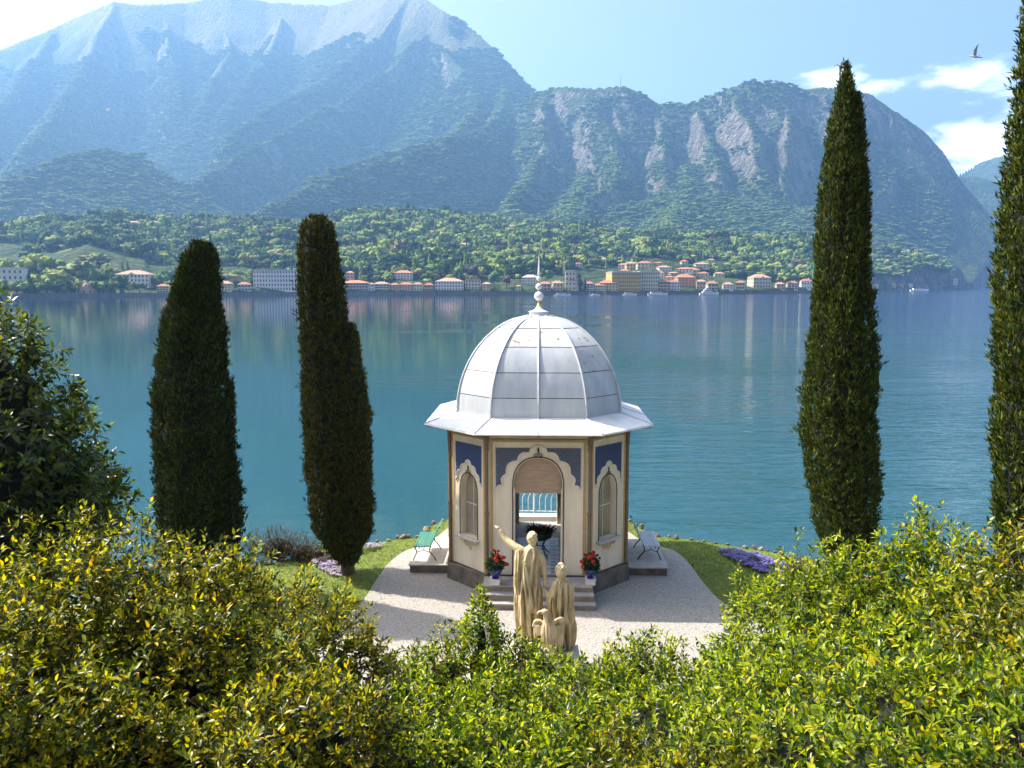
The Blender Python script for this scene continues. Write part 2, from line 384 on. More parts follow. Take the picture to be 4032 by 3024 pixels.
# ------------------------------------------------------------------ the lake
def water_material():
    m, n, l, p = mat_new('lake_water')
    n.remove(p); out = n['Material Output']
    g = n.new('ShaderNodeNewGeometry')
    def noise(scale, det, stretch, dist=0.0):
        mp_ = n.new('ShaderNodeMapping'); mp_.inputs['Scale'].default_value = stretch; l.new(g.outputs['Position'], mp_.inputs['Vector'])
        z = n.new('ShaderNodeTexNoise'); z.inputs['Scale'].default_value = scale; z.inputs['Detail'].default_value = det; z.inputs['Distortion'].default_value = dist
        l.new(mp_.outputs[0], z.inputs['Vector']); return z.outputs[0]
    def mth(op, a, b, c=None):
        k = n.new('ShaderNodeMath'); k.operation = op
        for i, x in enumerate((a, b, c)):
            if x is None: continue
            if isinstance(x, (int, float)): k.inputs[i].default_value = x
            else: l.new(x, k.inputs[i])
        return k.outputs[0]
    def ramp(v, a, b, lo=0.0, hi=1.0):
        r = n.new('ShaderNodeMapRange'); r.interpolation_type = 'SMOOTHSTEP'; l.new(v, r.inputs['Value'])
        r.inputs['From Min'].default_value = a; r.inputs['From Max'].default_value = b; r.inputs['To Min'].default_value = lo; r.inputs['To Max'].default_value = hi; return r.outputs[0]
    pos = n.new('ShaderNodeSeparateXYZ'); l.new(g.outputs['Position'], pos.inputs[0])
    big = noise(.02, 3, (.5, 1.2, 1))                 # where the breeze touches the surface
    breeze = ramp(mth('ADD', big, mth('MULTIPLY', pos.outputs[0], .004)), .46, .74, .08, 2.0)
    w1 = noise(1.6, 3, (.30, 1.0, 1), .4); w2 = noise(.42, 3, (.35, 1.0, 1), .5); w3 = noise(5.0, 2, (.5, 1.0, 1)); w4 = noise(.11, 2, (.45, 1.0, 1), .6)
    hgt = mth('ADD', mth('ADD', mth('ADD', mth('MULTIPLY', w1, .105), mth('MULTIPLY', w2, .15)), mth('MULTIPLY', w3, .02)), mth('MULTIPLY', w4, .10))
    b = n.new('ShaderNodeBump'); b.inputs['Distance'].default_value = 1.0; l.new(hgt, b.inputs['Height'])
    l.new(mth('MULTIPLY', breeze, .85), b.inputs['Strength'])
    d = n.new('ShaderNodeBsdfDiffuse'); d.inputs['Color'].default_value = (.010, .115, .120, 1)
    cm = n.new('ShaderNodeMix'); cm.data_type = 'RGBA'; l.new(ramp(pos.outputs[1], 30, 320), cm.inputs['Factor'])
    cm.inputs[6].default_value = (.007, .048, .054, 1); cm.inputs[7].default_value = (.002, .014, .056, 1); l.new(cm.outputs[2], d.inputs['Color'])  # near tone shallow water; far tone bluer, reflected blue mountains put into it
    gl = n.new('ShaderNodeBsdfGlossy'); gl.inputs['Roughness'].default_value = .06; gl.inputs['Color'].default_value = (.95, .98, 1, 1); l.new(b.outputs[0], gl.inputs['Normal'])
    fr = n.new('ShaderNodeFresnel'); fr.inputs['IOR'].default_value = 1.33; l.new(b.outputs[0], fr.inputs['Normal'])
    mx = n.new('ShaderNodeMixShader'); l.new(fr.outputs[0], mx.inputs[0]); l.new(d.outputs[0], mx.inputs[1]); l.new(gl.outputs[0], mx.inputs[2])
    l.new(mx.outputs[0], out.inputs['Surface'])
    return m
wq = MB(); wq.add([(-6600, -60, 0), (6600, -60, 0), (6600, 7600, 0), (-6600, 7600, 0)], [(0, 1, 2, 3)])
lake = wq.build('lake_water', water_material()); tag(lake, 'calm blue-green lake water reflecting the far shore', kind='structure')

# ------------------------------------------------------------------ the air
hz = MB(); hz.box((-6900, -400, -9), (6900, 7900, 1900))
haze_m = bpy.data.materials.new('haze_air'); haze_m.use_nodes = True
hn = haze_m.node_tree.nodes; hn.remove(hn['Principled BSDF'])
pv = hn.new('ShaderNodeVolumePrincipled'); pv.inputs['Color'].default_value = (.30, .58, 1.0, 1); pv.inputs['Density'].default_value = HAZE_DENSITY; pv.inputs['Anisotropy'].default_value = .35
haze_m.node_tree.links.new(pv.outputs[0], hn['Material Output'].inputs['Volume'])
try: haze_m.cycles.homogeneous_volume = True
except Exception: pass
haze = hz.build('haze', haze_m); tag(haze, 'blue morning haze over the lake', kind='stuff')
# ------------------------------------------------------------------ the garden promontory: lawn, gravel, terrace slope
GZ = 1.5                                             # gravel level
KX, KY, KROT = 0.69, 20.31, -0.034                   # the kiosk's centre
FZ = GZ + .45                                        # its floor
px22 = lambda pts: [(x*4032/2212, y*4032/2212) for x, y in pts]
shore_pts = [P_z(*p, GZ-.05) for p in px22([(1700,1206),(1640,1193),(1560,1180),(1480,1168),(1400,1160)])]
shore_l = [P_z(*p, GZ-.05) for p in px22([(905,1163),(860,1168),(800,1178),(700,1190)])]
edge = [(24, -25), (20, 4), (17.5, 9), (14.5, 13.2), (11.0, 16.6)] + [(p.x, p.y) for p in shore_pts] + \
       [(3.9, 23.4), (3.3, 24.25), (2.0, 24.75), (.69, 24.85), (-.7, 24.75), (-1.9, 24.25), (-2.5, 23.4)] + [(p.x, p.y) for p in shore_l] + \
       [(-7.2, 19.4), (-9.6, 18.2), (-12.5, 15.5), (-15.5, 11.5), (-18, 7), (-22, 2), (-26, -25)]
def smooth_loop(pts, n=3, closed=True):
    pts = [np.array(p, float) for p in pts]; out = []
    m = len(pts)
    for i in range(m if closed else m-1):
        p0, p1, p2, p3 = pts[(i-1) % m] if closed or i else pts[0], pts[i], pts[(i+1) % m], pts[(i+2) % m] if closed or i+2 < m else pts[-1]
        for k in range(n):
            t = k/n
            out.append(.5*((2*p1) + (-p0+p2)*t + (2*p0-5*p1+4*p2-p3)*t*t + (-p0+3*p1-3*p2+p3)*t**3))
    if not closed: out.append(pts[-1])
    return out
edge_s = smooth_loop(edge, 3)
def slope_z(y): return GZ + 1.1*float(np.clip((8.6-y)/6.8, 0, 1)) + (4.55 if y < 1.75 else 0)
grass_m = M('lawn_green', (.150, .190, .014), .85, c2=(.065, .105, .010), scale=9, bump=.6, bscale=120, contrast=(.35, .68))
gravel_m = M('pale_gravel', (.40, .37, .325), .9, c2=(.16, .148, .135), scale=30, detail=8, bump=.9, bscale=55, contrast=(.30, .62))
soil_m = M('dark_soil', (.06, .045, .03), .95, scale=5, bump=.5)
stone_m = M('grey_stone', (.20, .165, .13), .85, c2=(.085, .068, .054), scale=3.5, bump=.5, bscale=18)
pale_stone = M('pale_stone', (.50, .46, .41), .8, c2=(.36, .33, .29), scale=4, bump=.3, bscale=25)
# lawn: one sheet inside the shoreline (flat garden; the terrace slope is a sheet of its own)
def in_poly(x, y, poly):
    x = np.asarray(x); y = np.asarray(y); c = np.zeros(x.shape, bool); n = len(poly); j = n-1
    for i in range(n):
        xi, yi = poly[i][0], poly[i][1]; xj, yj = poly[j][0], poly[j][1]
        c ^= ((yi > y) != (yj > y)) & (x < (xj-xi)*(y-yi)/(yj-yi+1e-12)+xi); j = i
    return c
lw = MB(); loop2 = [(p[0], p[1]) for p in edge_s if p[1] > 6.0]
tri = tessellate_polygon([[Vector((p[0], p[1], 0)) for p in loop2]])
n_ = len(loop2)
V = [(p[0], p[1], GZ) for p in loop2]
outer = [(p[0]*1.0 + .35*(p[0]-KX)/max(1e-3, math.hypot(p[0]-KX, p[1]-14)), p[1] + .35*(p[1]-14)/max(1e-3, math.hypot(p[0]-KX, p[1]-14)), -1.2) for p in loop2]
lw.add(V, [tuple(t) for t in tri]); lw.add(V + outer, [(i, (i+1) % n_, n_+(i+1) % n_, n_+i) for i in range(n_)])
lawn = lw.build('lawn', grass_m); tag(lawn, 'mown lawn of the lakeside promontory around the kiosk', kind='structure')
# terrace slope under the shrubs, up to where the photographer stands
tv = []; ny, nx = 60, 40
for j in range(ny):
    y = 10.5 - j*.6
    for i in range(nx):
        x = -24 + i*48/(nx-1); tv.append((x, y, slope_z(y) + (.004 if y > 8.6 else 0) + .05*math.sin(x*1.3+y) * (1 if y < 8 else 0)))
ts = MB(); ts.add(tv, [(j*nx+i, j*nx+i+1, (j+1)*nx+i+1, (j+1)*nx+i) for j in range(ny-1) for i in range(nx-1)])
tag(ts.build('terrace_slope', soil_m, smooth=True), 'earth slope of the upper terrace under the shrubs', kind='structure')
# gravel court
gp = [(1425,1181),(1462,1193),(1492,1222),(1520,1260),(1555,1297),(1605,1330),(1690,1372)]
gl_ = [(900,1183),(868,1194),(835,1222),(812,1255),(786,1295),(740,1345),(690,1400)]
gravel_pts = [P_z(*p, GZ) for p in px22(gp)] + [Vector((7.4, 12.4, 0)), Vector((7.6, 9.2, 0)), Vector((-7.0, 9.2, 0)), Vector((-6.4, 13.2, 0))] + [P_z(*p, GZ) for p in reversed(px22(gl_))]
back = [(-2.4, 21.4), (-2.0, 23.1), (-1.2, 24.05), (.69, 24.3), (2.5, 24.05), (3.4, 23.1), (3.9, 21.4)]
gpoly = [(p.x, p.y) for p in gravel_pts] + back
gpoly_s = [tuple(p) for p in smooth_loop(gpoly, 3)]
gm = MB(); gm.add([(p[0], p[1], GZ+.008) for p in gpoly_s], [tuple(t) for t in tessellate_polygon([[Vector((p[0], p[1], 0)) for p in gpoly_s]])])
tag(gm.build('gravel_court', gravel_m), 'pale gravel court around the kiosk', kind='structure')
# grass blades along the visible lawn
def blades(n, box, name):
    x = rng.uniform(box[0], box[1], n*4); y = rng.uniform(box[2], box[3], n*4)
    ok = in_poly(x, y, loop2) & ~in_poly(x, y, gpoly_s); x, y = x[ok][:n], y[ok][:n]; n = len(x)
    a = rng.uniform(0, 2*np.pi, n); h = rng.uniform(.02, .055, n); w = .006
    dx, dy = np.cos(a)*w, np.sin(a)*w; lx, ly = rng.normal(0, .018, n), rng.normal(0, .018, n)
    V = np.stack([np.stack([x-dx, y-dy, np.full(n, GZ)], -1), np.stack([x+dx, y+dy, np.full(n, GZ)], -1), np.stack([x+lx, y+ly, GZ+h], -1)], 1).reshape(-1, 3)
    o = link(name, np_mesh(name, V, np.arange(3*n), np.full(n, 3), False, [blade_m])); return o
blade_m = M('grass_blade', (.25, .31, .018), .6, c2=(.11, .17, .012), scale=1.5, contrast=(.3, .7))
tag(blades(26000, (3.2, 11.5, 15.5, 24), 'grass'), 'short grass of the lawn right of the kiosk', 'grass', kind='stuff')
tag(blades(22000, (-9.5, -1.8, 15.5, 24), 'grass'), 'short grass of the lawn left of the kiosk', 'grass', kind='stuff')

# rocks edging the lake
rock_ms = [M('shore_rock_%s' % k, c, .9, scale=5, bump=.7, bscale=14, obj_rand=.3) for k, c in (('a', (.26, .20, .145)), ('b', (.15, .12, .10)))]
def rock_mesh(seed, mat):
    m = MB(); m.sphere((0, 0, 0), 1, 8, 5); v = np.array(m.v); nn = 1+.35*vnoise(v[:, 0]*1.6, v[:, 1]*1.6, v[:, 2]*1.6+seed, seed); m.v = [tuple(q) for q in v*nn[:, None]]
    return m.mesh('rock', mat, False)
rocks_me = [rock_mesh(s, rock_ms[s % 2]) for s in range(6)]
def rock_edge(label, pts, step):
    t = empty('stone_edging', (pts[0][0], pts[0][1], GZ), 0, label, 'edging stones')
    for a, b in zip(pts[:-1], pts[1:]):
        L = math.dist(a[:2], b[:2]); k = max(1, int(L/step))
        for i in range(k):
            f = (i+random.random()*.7)/k; s = random.uniform(.045, .10)
            x = a[0]+(b[0]-a[0])*f+random.uniform(-.06, .06); y = a[1]+(b[1]-a[1])*f+random.uniform(-.06, .10)
            o = link('rock', random.choice(rocks_me), t)
            o.matrix_basis = Matrix.Translation((x-t.location.x, y-t.location.y, s*.35)) @ Euler((random.random(), random.random(), random.random()*6)).to_matrix().to_4x4() @ Matrix.Diagonal((s*random.uniform(.9, 1.6), s, s*random.uniform(.6, .9), 1))
i_r = [p for p in edge_s if p[0] > 3.2 and p[1] > 15.0]
i_l = [p for p in edge_s if p[0] < -1.9 and p[1] > 16.5]
rock_edge('brown rocks edging the lawn along the water right of the kiosk', i_r, .26)
rock_edge('sunlit rocks edging the lawn along the water left of the kiosk', i_l, .26)

# ------------------------------------------------------------------ the kiosk
cream = M('cream_plaster', (.84, .73, .56), .85, c2=(.66, .54, .38), scale=2.0, detail=8, bump=.15, bscale=40, contrast=(.22, .60), stretch=(1.5, 1.5, .35))
cream_lt = M('pale_cream_moulding', (.86, .79, .65), .75, scale=5)
ochre = M('ochre_frame', (.50, .32, .11), .7, scale=6)
brown = M('brown_timber', (.085, .042, .022), .6, scale=8)
pipe_m = M('brown_column', (.19, .13, .085), .5, scale=9)
blue_m = M('blue_spandrel', (.115, .130, .175), .7, c2=(.075, .090, .135), scale=14, bump=.2)
blue_dk = M('blue_side_spandrel', (.050, .078, .20), .7, c2=(.034, .055, .15), scale=14, bump=.2)
iron = M('dark_iron', (.022, .022, .028), .5, scale=10)
zinc = M('white_zinc', (.56, .58, .60), .36, c2=(.40, .43, .46), scale=2.6, detail=7, bump=.22, bscale=6, contrast=(.22, .72), obj_rand=.08, stretch=(1.6, 1.6, .35), metal=.15)
zinc_eave = M('white_eave_paint', (.74, .74, .73), .5, c2=(.60, .60, .58), scale=3, bump=.1, obj_rand=.04)
def worn_zinc():
    m = M('flaking_white_zinc', (.58, .58, .57), .5, c2=(.44, .45, .46), scale=3, bump=.3, bscale=9, obj_rand=.05)
    n, l = m.node_tree.nodes, m.node_tree.links; p = n['Principled BSDF']; src = p.inputs['Base Color'].links[0].from_socket
    t = n.new('ShaderNodeTexCoord')
    z = n.new('ShaderNodeTexNoise'); z.inputs['Scale'].default_value = 5.5; z.inputs['Detail'].default_value = 9; z.inputs['Roughness'].default_value = .72; l.new(t.outputs['Object'], z.inputs['Vector'])
    r = n.new('ShaderNodeMapRange'); r.inputs['From Min'].default_value = .58; r.inputs['From Max'].default_value = .63; l.new(z.outputs[0], r.inputs['Value'])
    x = n.new('ShaderNodeMix'); x.data_type = 'RGBA'; l.new(r.outputs[0], x.inputs['Factor']); l.new(src, x.inputs[6]); x.inputs[7].default_value = (.30, .17, .09, 1); l.new(x.outputs[2], p.inputs['Base Color'])
    return m
zinc_worn = worn_zinc()
rib_m = M('rib_zinc', (.52, .54, .57), .4, scale=6)
gold = M('gilt_neck', (.70, .42, .08), .35, scale=6, metal=.6)
marble_w = M('white_enamel_ball', (.78, .80, .80), .25, scale=3)
wood_blind = M('bamboo_blind', (.60, .43, .29), .7, c2=(.44, .30, .19), scale=3, stretch=(1, 1, 9))
wall_in = cream

kiosk = empty('garden_kiosk', (KX, KY, FZ), KROT, 'cream octagonal garden kiosk with blue spandrels and white zinc dome', 'kiosk')
def octo(A, h): return [(-h,-A),(h,-A),(A,-h),(A,h),(h,A),(-h,A),(-A,h),(-A,-h)]
A_W, H_W = 2.17, 1.20
WALL = octo(A_W, H_W)
def wall_xf(i):
    a, b = WALL[i], WALL[(i+1) % 8]; mx_, my_ = (a[0]+b[0])/2, (a[1]+b[1])/2
    L = math.dist(a, b); ux, uy = (b[0]-a[0])/L, (b[1]-a[1])/L; nx_, ny_ = uy, -ux        # outward normal
    return (lambda p: (mx_+ux*p[0]+nx_*p[1], my_+uy*p[0]+ny_*p[1], p[2])), L
# arch outlines in the wall plane
def pointed(hw, zs, za, n=14):
    """right half of a pointed arch, from springing (hw, zs) to apex (0, za)"""
    pts = []
    for k in range(n+1):
        t = k/n; x = hw*math.cos(t*math.pi/2)**.82; z = zs+(za-zs)*math.sin(t*math.pi/2)**.92
        pts.append((x, z))
    return pts
def lobed(hw, z0, z1, lobes, n=9):
    """right half of a scalloped arch: outward-bulging lobes stepping from (hw, z0) up to a small ogee at (0, z1)"""
    base = [(hw*x, z0+(z1-z0)*z) for x, z in ([(1, 0), (.84, .10), (.76, .36), (.50, .66), (.20, .84), (.12, .95), (0, 1.0)] if lobes == 5 else [(1, 0), (.86, .16), (.62, .52), (.24, .80), (0, 1.0)])]
    out = []
    for a, b in zip(base[:-1], base[1:]):
        dx, dz = b[0]-a[0], b[1]-a[1]; L = math.hypot(dx, dz); nx_, nz_ = dz/L, -dx/L
        last = b is base[-1]
        for k in range(n):
            t = k/n; bl = math.sin(math.pi*t)*L*(.26 if not last else .18)
            out.append((a[0]+dx*t+nx_*bl, a[1]+dz*t+nz_*bl))
    out.append(base[-1]); return out
def mirror(half): return [(-x, z) for x, z in half[:-1]] + list(reversed(half))           # left springing -> apex -> right springing
TOPZ = 3.37
DOOR = pointed(.57, 2.15, 2.84)
door_full = mirror(DOOR)                                                                   # left -> right
TH = .22
for i in range(8):
    xf, L = wall_xf(i); hw = L/2; main = i % 2 == 0
    front = i in (0, 4)
    w = MB()
    if front:
        out_l = [(-hw, 0), (-.57, 0)] + door_full + [(.57, 0), (hw, 0), (hw, TOPZ), (-hw, TOPZ)]
        w.plate([out_l], -TH, 0, xf); win = None
    else:
        wh = .30 if not main else .34
        half = pointed(wh, 1.85, 2.34, 10)
        win = [(-wh, .78)] + mirror(half) + [(wh, .78)]
        w.plate([[(-hw, 0), (hw, 0), (hw, TOPZ), (-hw, TOPZ)], win], -TH, 0, xf)
    wall = w.build('wall', cream, kiosk)
    # blue spandrel with its scalloped lower edge
    bw = (1.0 if main else .48); zb, zt, ztop = (2.10, 3.15, 3.09) if main else (2.12, 2.66, 3.09)
    lob = lobed(bw-.004, zb, (3.16 if main else 2.70), 5 if main else 4)
    if main:
        # the arch head breaks through the panel's top edge: two separate wings
        half = [p for p in lob if p[1] < ztop-.01]
        for s in (1, -1):
            q = MB(); pts = [(s*x, z) for x, z in half]; x_end = half[-1][0]
            q.plate([pts + [(s*x_end, ztop), (s*bw, ztop)]], .002, .016, xf); q.build('spandrel', blue_m, kiosk)
    else:
        q = MB(); q.plate([mirror(lob) + [(bw, ztop), (-bw, ztop)]], .002, .016, xf); q.build('spandrel', blue_dk, kiosk)
    if i in (7, 0, 1):                                                                     # dark studs on the panels in view
        st = MB(); cols = int(bw*2/.075)
        lobx = np.array([p[0] for p in lob]); lobz = np.array([p[1] for p in lob])
        for r_ in range(15):
            for c_ in range(-cols, cols+1):
                u = c_*.075 + (.0375 if r_ % 2 else 0); z = ztop-.045-r_*.062
                if abs(u) > bw-.03: continue
                lim_z = np.interp(abs(u), lobx[::-1], lobz[::-1])
                if z < lim_z+.04: continue
                st.add([(u-.014, .0185, z), (u, .0185, z-.019), (u+.014, .0185, z), (u, .0185, z+.019), (u, .022, z)], [(0,1,4),(1,2,4),(2,3,4),(3,0,4)], xf)
        o = st.build('spandrel_studs', iron, kiosk); tag(o, kind='stuff')
    # scalloped cream moulding along the spandrel edge
    mo = MB(); lm = mirror(lob)
    mo.tube([(x*.995, .02, z-.012) for x, z in lm], .016, 6, xf); mo.build('arch_moulding', cream_lt, kiosk, True)
    # frame: ochre outer band, pale inner fillet
    for k, (off, wd, dep, mt) in enumerate(((.075 if main else .06, .055, .030, ochre), (.14 if main else .115, .022, .022, cream_lt))):
        fr = MB(); z1 = TOPZ-off; x1 = hw-off; pr = dep
        fr.plate([[(-x1, .0), (-x1+wd, .0), (-x1+wd, z1-wd), (x1-wd, z1-wd), (x1-wd, .0), (x1, .0), (x1, z1), (-x1, z1)]], -.01, pr, xf)
        fr.build('frame', mt, kiosk)
    # dark outline round the opening, ending in a fleur with two scrolls
    ln = MB()
    if front:
        ln.tube([(-.60, .012, 0), (-.60, .012, 1.2)] + [(x*1.055, .012, z+.03) for x, z in door_full] + [(.60, .012, 1.2), (.60, .012, 0)], .014, 6, xf); az_, sc = 2.87, 1.0
    else:
        ln.tube([(x*1.10, .010, z+(.02 if z > .9 else -.02)) for x, z in win], .012, 6, xf, cyc=True); az_, sc = 2.36, .75
    for s in (-1, 1):
        sp = []
        for k in range(15):
            a_ = -math.pi/2 + k/14*2.4*math.pi; rr_ = .055*(1-.62*k/14)*sc
            sp.append((s*(.052*sc+rr_*math.cos(a_)), .024, az_+.05*sc+rr_*math.sin(a_)))
        ln.tube(sp, .009*sc, 5, xf)
    ln.plate([[(0, az_+.06*sc), (.020*sc, az_+.13*sc), (.026*sc, az_+.19*sc), (0, az_+.26*sc), (-.026*sc, az_+.19*sc), (-.020*sc, az_+.13*sc)]], .016, .032, xf)
    ln.build('arch_outline', iron, kiosk)
    if win:
        wd = MB(); wd.plate([[(x*.985, z+.005*(1 if z < 1 else -1)) for x, z in win]], -.19, -.17, xf)
        pn = wd.build('window_pane', M('window_glass_%d' % i, (.42, .36, .26), .12, c2=(.28, .25, .19), scale=2), kiosk)
        mb_ = MB(); mb_.box((-.008, -.165, .79), (.008, -.155, 2.3), xf); mb_.box((-wh+.02, -.165, 1.55), (wh-.02, -.156, 1.57), xf); mb_.build('glazing_bar', cream_lt, pn)
        sl = MB(); sl.plate([[(-wh-.10, .72), (wh+.10, .72), (wh+.12, .765), (-wh-.12, .765)]], -.12, .13, xf); sl.build('window_sill', M('sill_stone_%d' % i, (.55, .52, .47), .8), kiosk)
        # the patched plaster under the sill: bare bricks
        if i in (1, 7):
            for r_ in range(4):
                for c_ in range(-(3-r_), 4-r_):
                    bk = MB(); u = c_*.10 + (.05 if r_ % 2 else 0); z = .70-r_*.062
                    bk.box((u-.046, -.008, z-.056), (u+.046, .005 + .002*((r_+c_) % 2), z), xf); bk.build('brick', ochre_brick if 'ochre_brick' in globals() else globals().setdefault('ochre_brick', M('bare_brick', (.62, .47, .30), .9, scale=6, obj_rand=.12)), wall)
# frieze, cornice
for nm, z0, z1, A_, m_ in (('frieze', TOPZ, TOPZ+.035, A_W+.035, brown), ('frieze', TOPZ+.035, TOPZ+.16, A_W+.01, cream_lt)):
    fz = MB(); o_ = octo(A_, H_W+(A_-A_W)*.45); inn = octo(A_W-TH, H_W-TH*.42)
    for i in range(8):
        a, b = o_[i], o_[(i+1) % 8]; c, d = inn[(i+1) % 8], inn[i]
        fz.add([(*a, z0), (*b, z0), (*c, z0), (*d, z0), (*a, z1), (*b, z1), (*c, z1), (*d, z1)], [(0,3,2,1),(4,5,6,7),(0,1,5,4),(2,3,7,6)])
    fz.build(nm, m_, kiosk)
# corner columns (slender, ringed) and timber brackets under the eaves
for i in range(8):
    x, y = WALL[i]; rr_ = math.hypot(x, y); ox, oy = x/rr_*.035, y/rr_*.035
    c_ = MB(); c_.lathe([(.062, .0), (.062, .05), (.045, .09), (.042, 1.45), (.056, 1.48), (.056, 1.53), (.040, 1.56), (.038, 3.0), (.058, 3.05), (.045, 3.10), (.062, 3.30), (.066, TOPZ)], 10, (x+ox, y+oy, 0))
    c_.build('column', pipe_m, kiosk, True)
def bracket(x, y, nx_, ny_, ln_, wd_):
    b = MB(); ux, uy = -ny_, nx_
    prof = [(0, TOPZ+.002), (ln_*.25, TOPZ+.01), (ln_*.45, TOPZ+.055), (ln_*.8, TOPZ+.075), (ln_, TOPZ+.11), (ln_, TOPZ+.135), (0, TOPZ+.135)]
    b.plate([prof], -wd_, wd_, lambda p: (x+nx_*(p[0]+.02)+ux*p[1], y+ny_*(p[0]+.02)+uy*p[1], p[2])); b.build('bracket', brown, kiosk)
for i in range(8):
    x, y = WALL[i]; r_ = math.hypot(x, y); bracket(x, y, x/r_, y/r_, .62, .06)
for i in (0, 2, 4, 6):
    xf, L = wall_xf(i); p0, p1 = xf((0, .02, 0)), xf((0, 1.02, 0)); bracket(p0[0], p0[1], p1[0]-p0[0], p1[1]-p0[1], .50, .05)
# eaves
A_E, H_E, Z_E = 2.76, 1.45, 3.53
A_D, H_D, Z_D = 2.00, 1.12, 3.77
EA, DO = octo(A_E, H_E), octo(A_D, H_D)
def eave_plane(i, t, s, lift=0.0):
    """t along the edge 0..1, s from eave edge 0 to dome foot 1"""
    a, b, c, d = EA[i], EA[(i+1) % 8], DO[(i+1) % 8], DO[i]
    x = (a[0]*(1-t)+b[0]*t)*(1-s)+(d[0]*(1-t)+c[0]*t)*s; y = (a[1]*(1-t)+b[1]*t)*(1-s)+(d[1]*(1-t)+c[1]*t)*s
    return (x, y, Z_E+(Z_D-Z_E)*s+lift)
sof = MB()
for i in range(8):
    sof.add([eave_plane(i, 0, .01, -.05), eave_plane(i, 1, .01, -.05), eave_plane(i, 1, 1.05, -.10), eave_plane(i, 0, 1.05, -.10), eave_plane(i, 0, .01, -.012), eave_plane(i, 1, .01, -.012), eave_plane(i, 1, 1.05, -.012), eave_plane(i, 0, 1.05, -.012)],
            [(0,3,2,1),(4,5,6,7),(0,1,5,4),(2,3,7,6)])
sof.build('soffit', brown, kiosk)
for i in range(8):
    cuts = [0, .5, 1] if i % 2 == 0 else [0, 1]
    for t0, t1 in zip(cuts[:-1], cuts[1:]):
        e = MB(); g_ = .004
        e.add([eave_plane(i, t0+g_, 0, -.008), eave_plane(i, t1-g_, 0, -.008), eave_plane(i, t1-g_, 1, -.008), eave_plane(i, t0+g_, 1, -.008), eave_plane(i, t0+g_, 0, .010), eave_plane(i, t1-g_, 0, .010), eave_plane(i, t1-g_, 1, .010), eave_plane(i, t0+g_, 1, .010)],
              [(0,3,2,1),(4,5,6,7),(0,1,5,4),(1,2,6,5),(2,3,7,6),(3,0,4,7)])
        e.build('eave_panel', zinc_eave, kiosk)
    fa = MB(); a, b = eave_plane(i, 0, -.012, -.018), eave_plane(i, 1, -.012, -.018); fa.tube([a, b], .022, 6); fa.build('gutter_edge', zinc_eave, kiosk, True)
    sm = MB(); sm.tube([eave_plane(i, 0, 0, .016), eave_plane(i, 0, 1, .016)], .022, 6)
    if i % 2 == 0: sm.tube([eave_plane(i, .5, 0, .016), eave_plane(i, .5, 1, .016)], .016, 6)
    sm.build('eave_seam', rib_m, kiosk, True)
# dome: panels between ribs, five courses
H_DOME, CROWN = 2.33, .13
def dome_r(f): return math.sqrt(max(0, 1-(f*.992)**2))**.96
def dome_pt(i, t, f, off=0.0):
    a, b = DO[i], DO[(i+1) % 8]; r_ = max(dome_r(f), CROWN)
    x, y = (a[0]*(1-t)+b[0]*t), (a[1]*(1-t)+b[1]*t)
    nr = dome_r(f); k = r_ + off*(.3+.7*nr)/A_D
    return (x*k, y*k, Z_D + H_DOME*f + off*f*.8)
shell = MB(); nf = 22
for i in range(8):
    base = len(shell.v); V = []; Fc = []
    for k in range(nf+1):
        for t in (0, .5, 1): V.append(dome_pt(i, t, k/nf, -.02))
    for k in range(nf):
        for t in range(2): Fc.append((k*3+t, k*3+t+1, (k+1)*3+t+1, (k+1)*3+t))
    shell.add(V, Fc)
shell.build('dome_shell', iron, kiosk)
rows = [0, .20, .45, .70, .88, 1.0]
for i in range(8):
    cuts = [0, .5, 1] if i % 2 == 0 else [0, 1]
    for t0, t1 in zip(cuts[:-1], cuts[1:]):
        for r0, r1 in zip(rows[:-1], rows[1:]):
            pm = MB(); V = []; Fc = []; ns = 5; ga, gf = .008, .0035
            for k in range(ns+1):
                f = r0+gf+(r1-r0-2*gf)*k/ns
                for t in (t0+ga, (t0+t1)/2, t1-ga): V.append(dome_pt(i, t, f, .004 if .2 < abs(t-(t0+t1)/2)*2/(t1-t0) else .012))
            n0 = len(V)
            V += [(x*.993, y*.993, z-.004) for x, y, z in V]
            for k in range(ns):
                for t in range(2): Fc.append((k*3+t, k*3+t+1, (k+1)*3+t+1, (k+1)*3+t))
            rim = [0, 1, 2] + [k*3+2 for k in range(1, ns+1)] + [ns*3+1, ns*3] + [k*3 for k in range(ns-1, 0, -1)]
            for a, b in zip(rim, rim[1:]+rim[:1]): Fc.append((a, b, b+n0, a+n0))
            pm.add(V, Fc); pm.build('dome_panel', zinc_worn if (r0 == .70 and i in (0, 1, 4)) or (r0 == .45 and i == 1) else zinc, kiosk, True)
for i in range(8):
    for t in ((0, .5) if i % 2 == 0 else (0,)):
        rb = MB(); rb.tube([dome_pt(i, t, k/20, .018) for k in range(21)], [.026]*18+[.022, .018, .015], 6); rb.build('rib', rib_m, kiosk, True)
fin = MB(); zc = Z_D+H_DOME
fin.lathe([(.30, -.03), (.30, .0), (.25, .015), (.24, .09), (.27, .10), (.27, .115), (.16, .14), (.09, .19), (.05, .26), (.045, .27)], 20, (0, 0, zc))
finial = fin.build('finial', marble_w, kiosk, True)
q = MB(); q.lathe([(.045, .27), (.055, .29), (.03, .32), (.03, .35), (.05, .38), (.05, .40), (.03, .41)], 14, (0, 0, zc)); q.build('gilt_neck', gold, finial, True)
for z, r_ in ((.505, .12), (.745, .085), (.945, .062)):
    q = MB(); q.sphere((0, 0, zc+z), r_, 18, 12); q.build('ball', marble_w, finial, True)
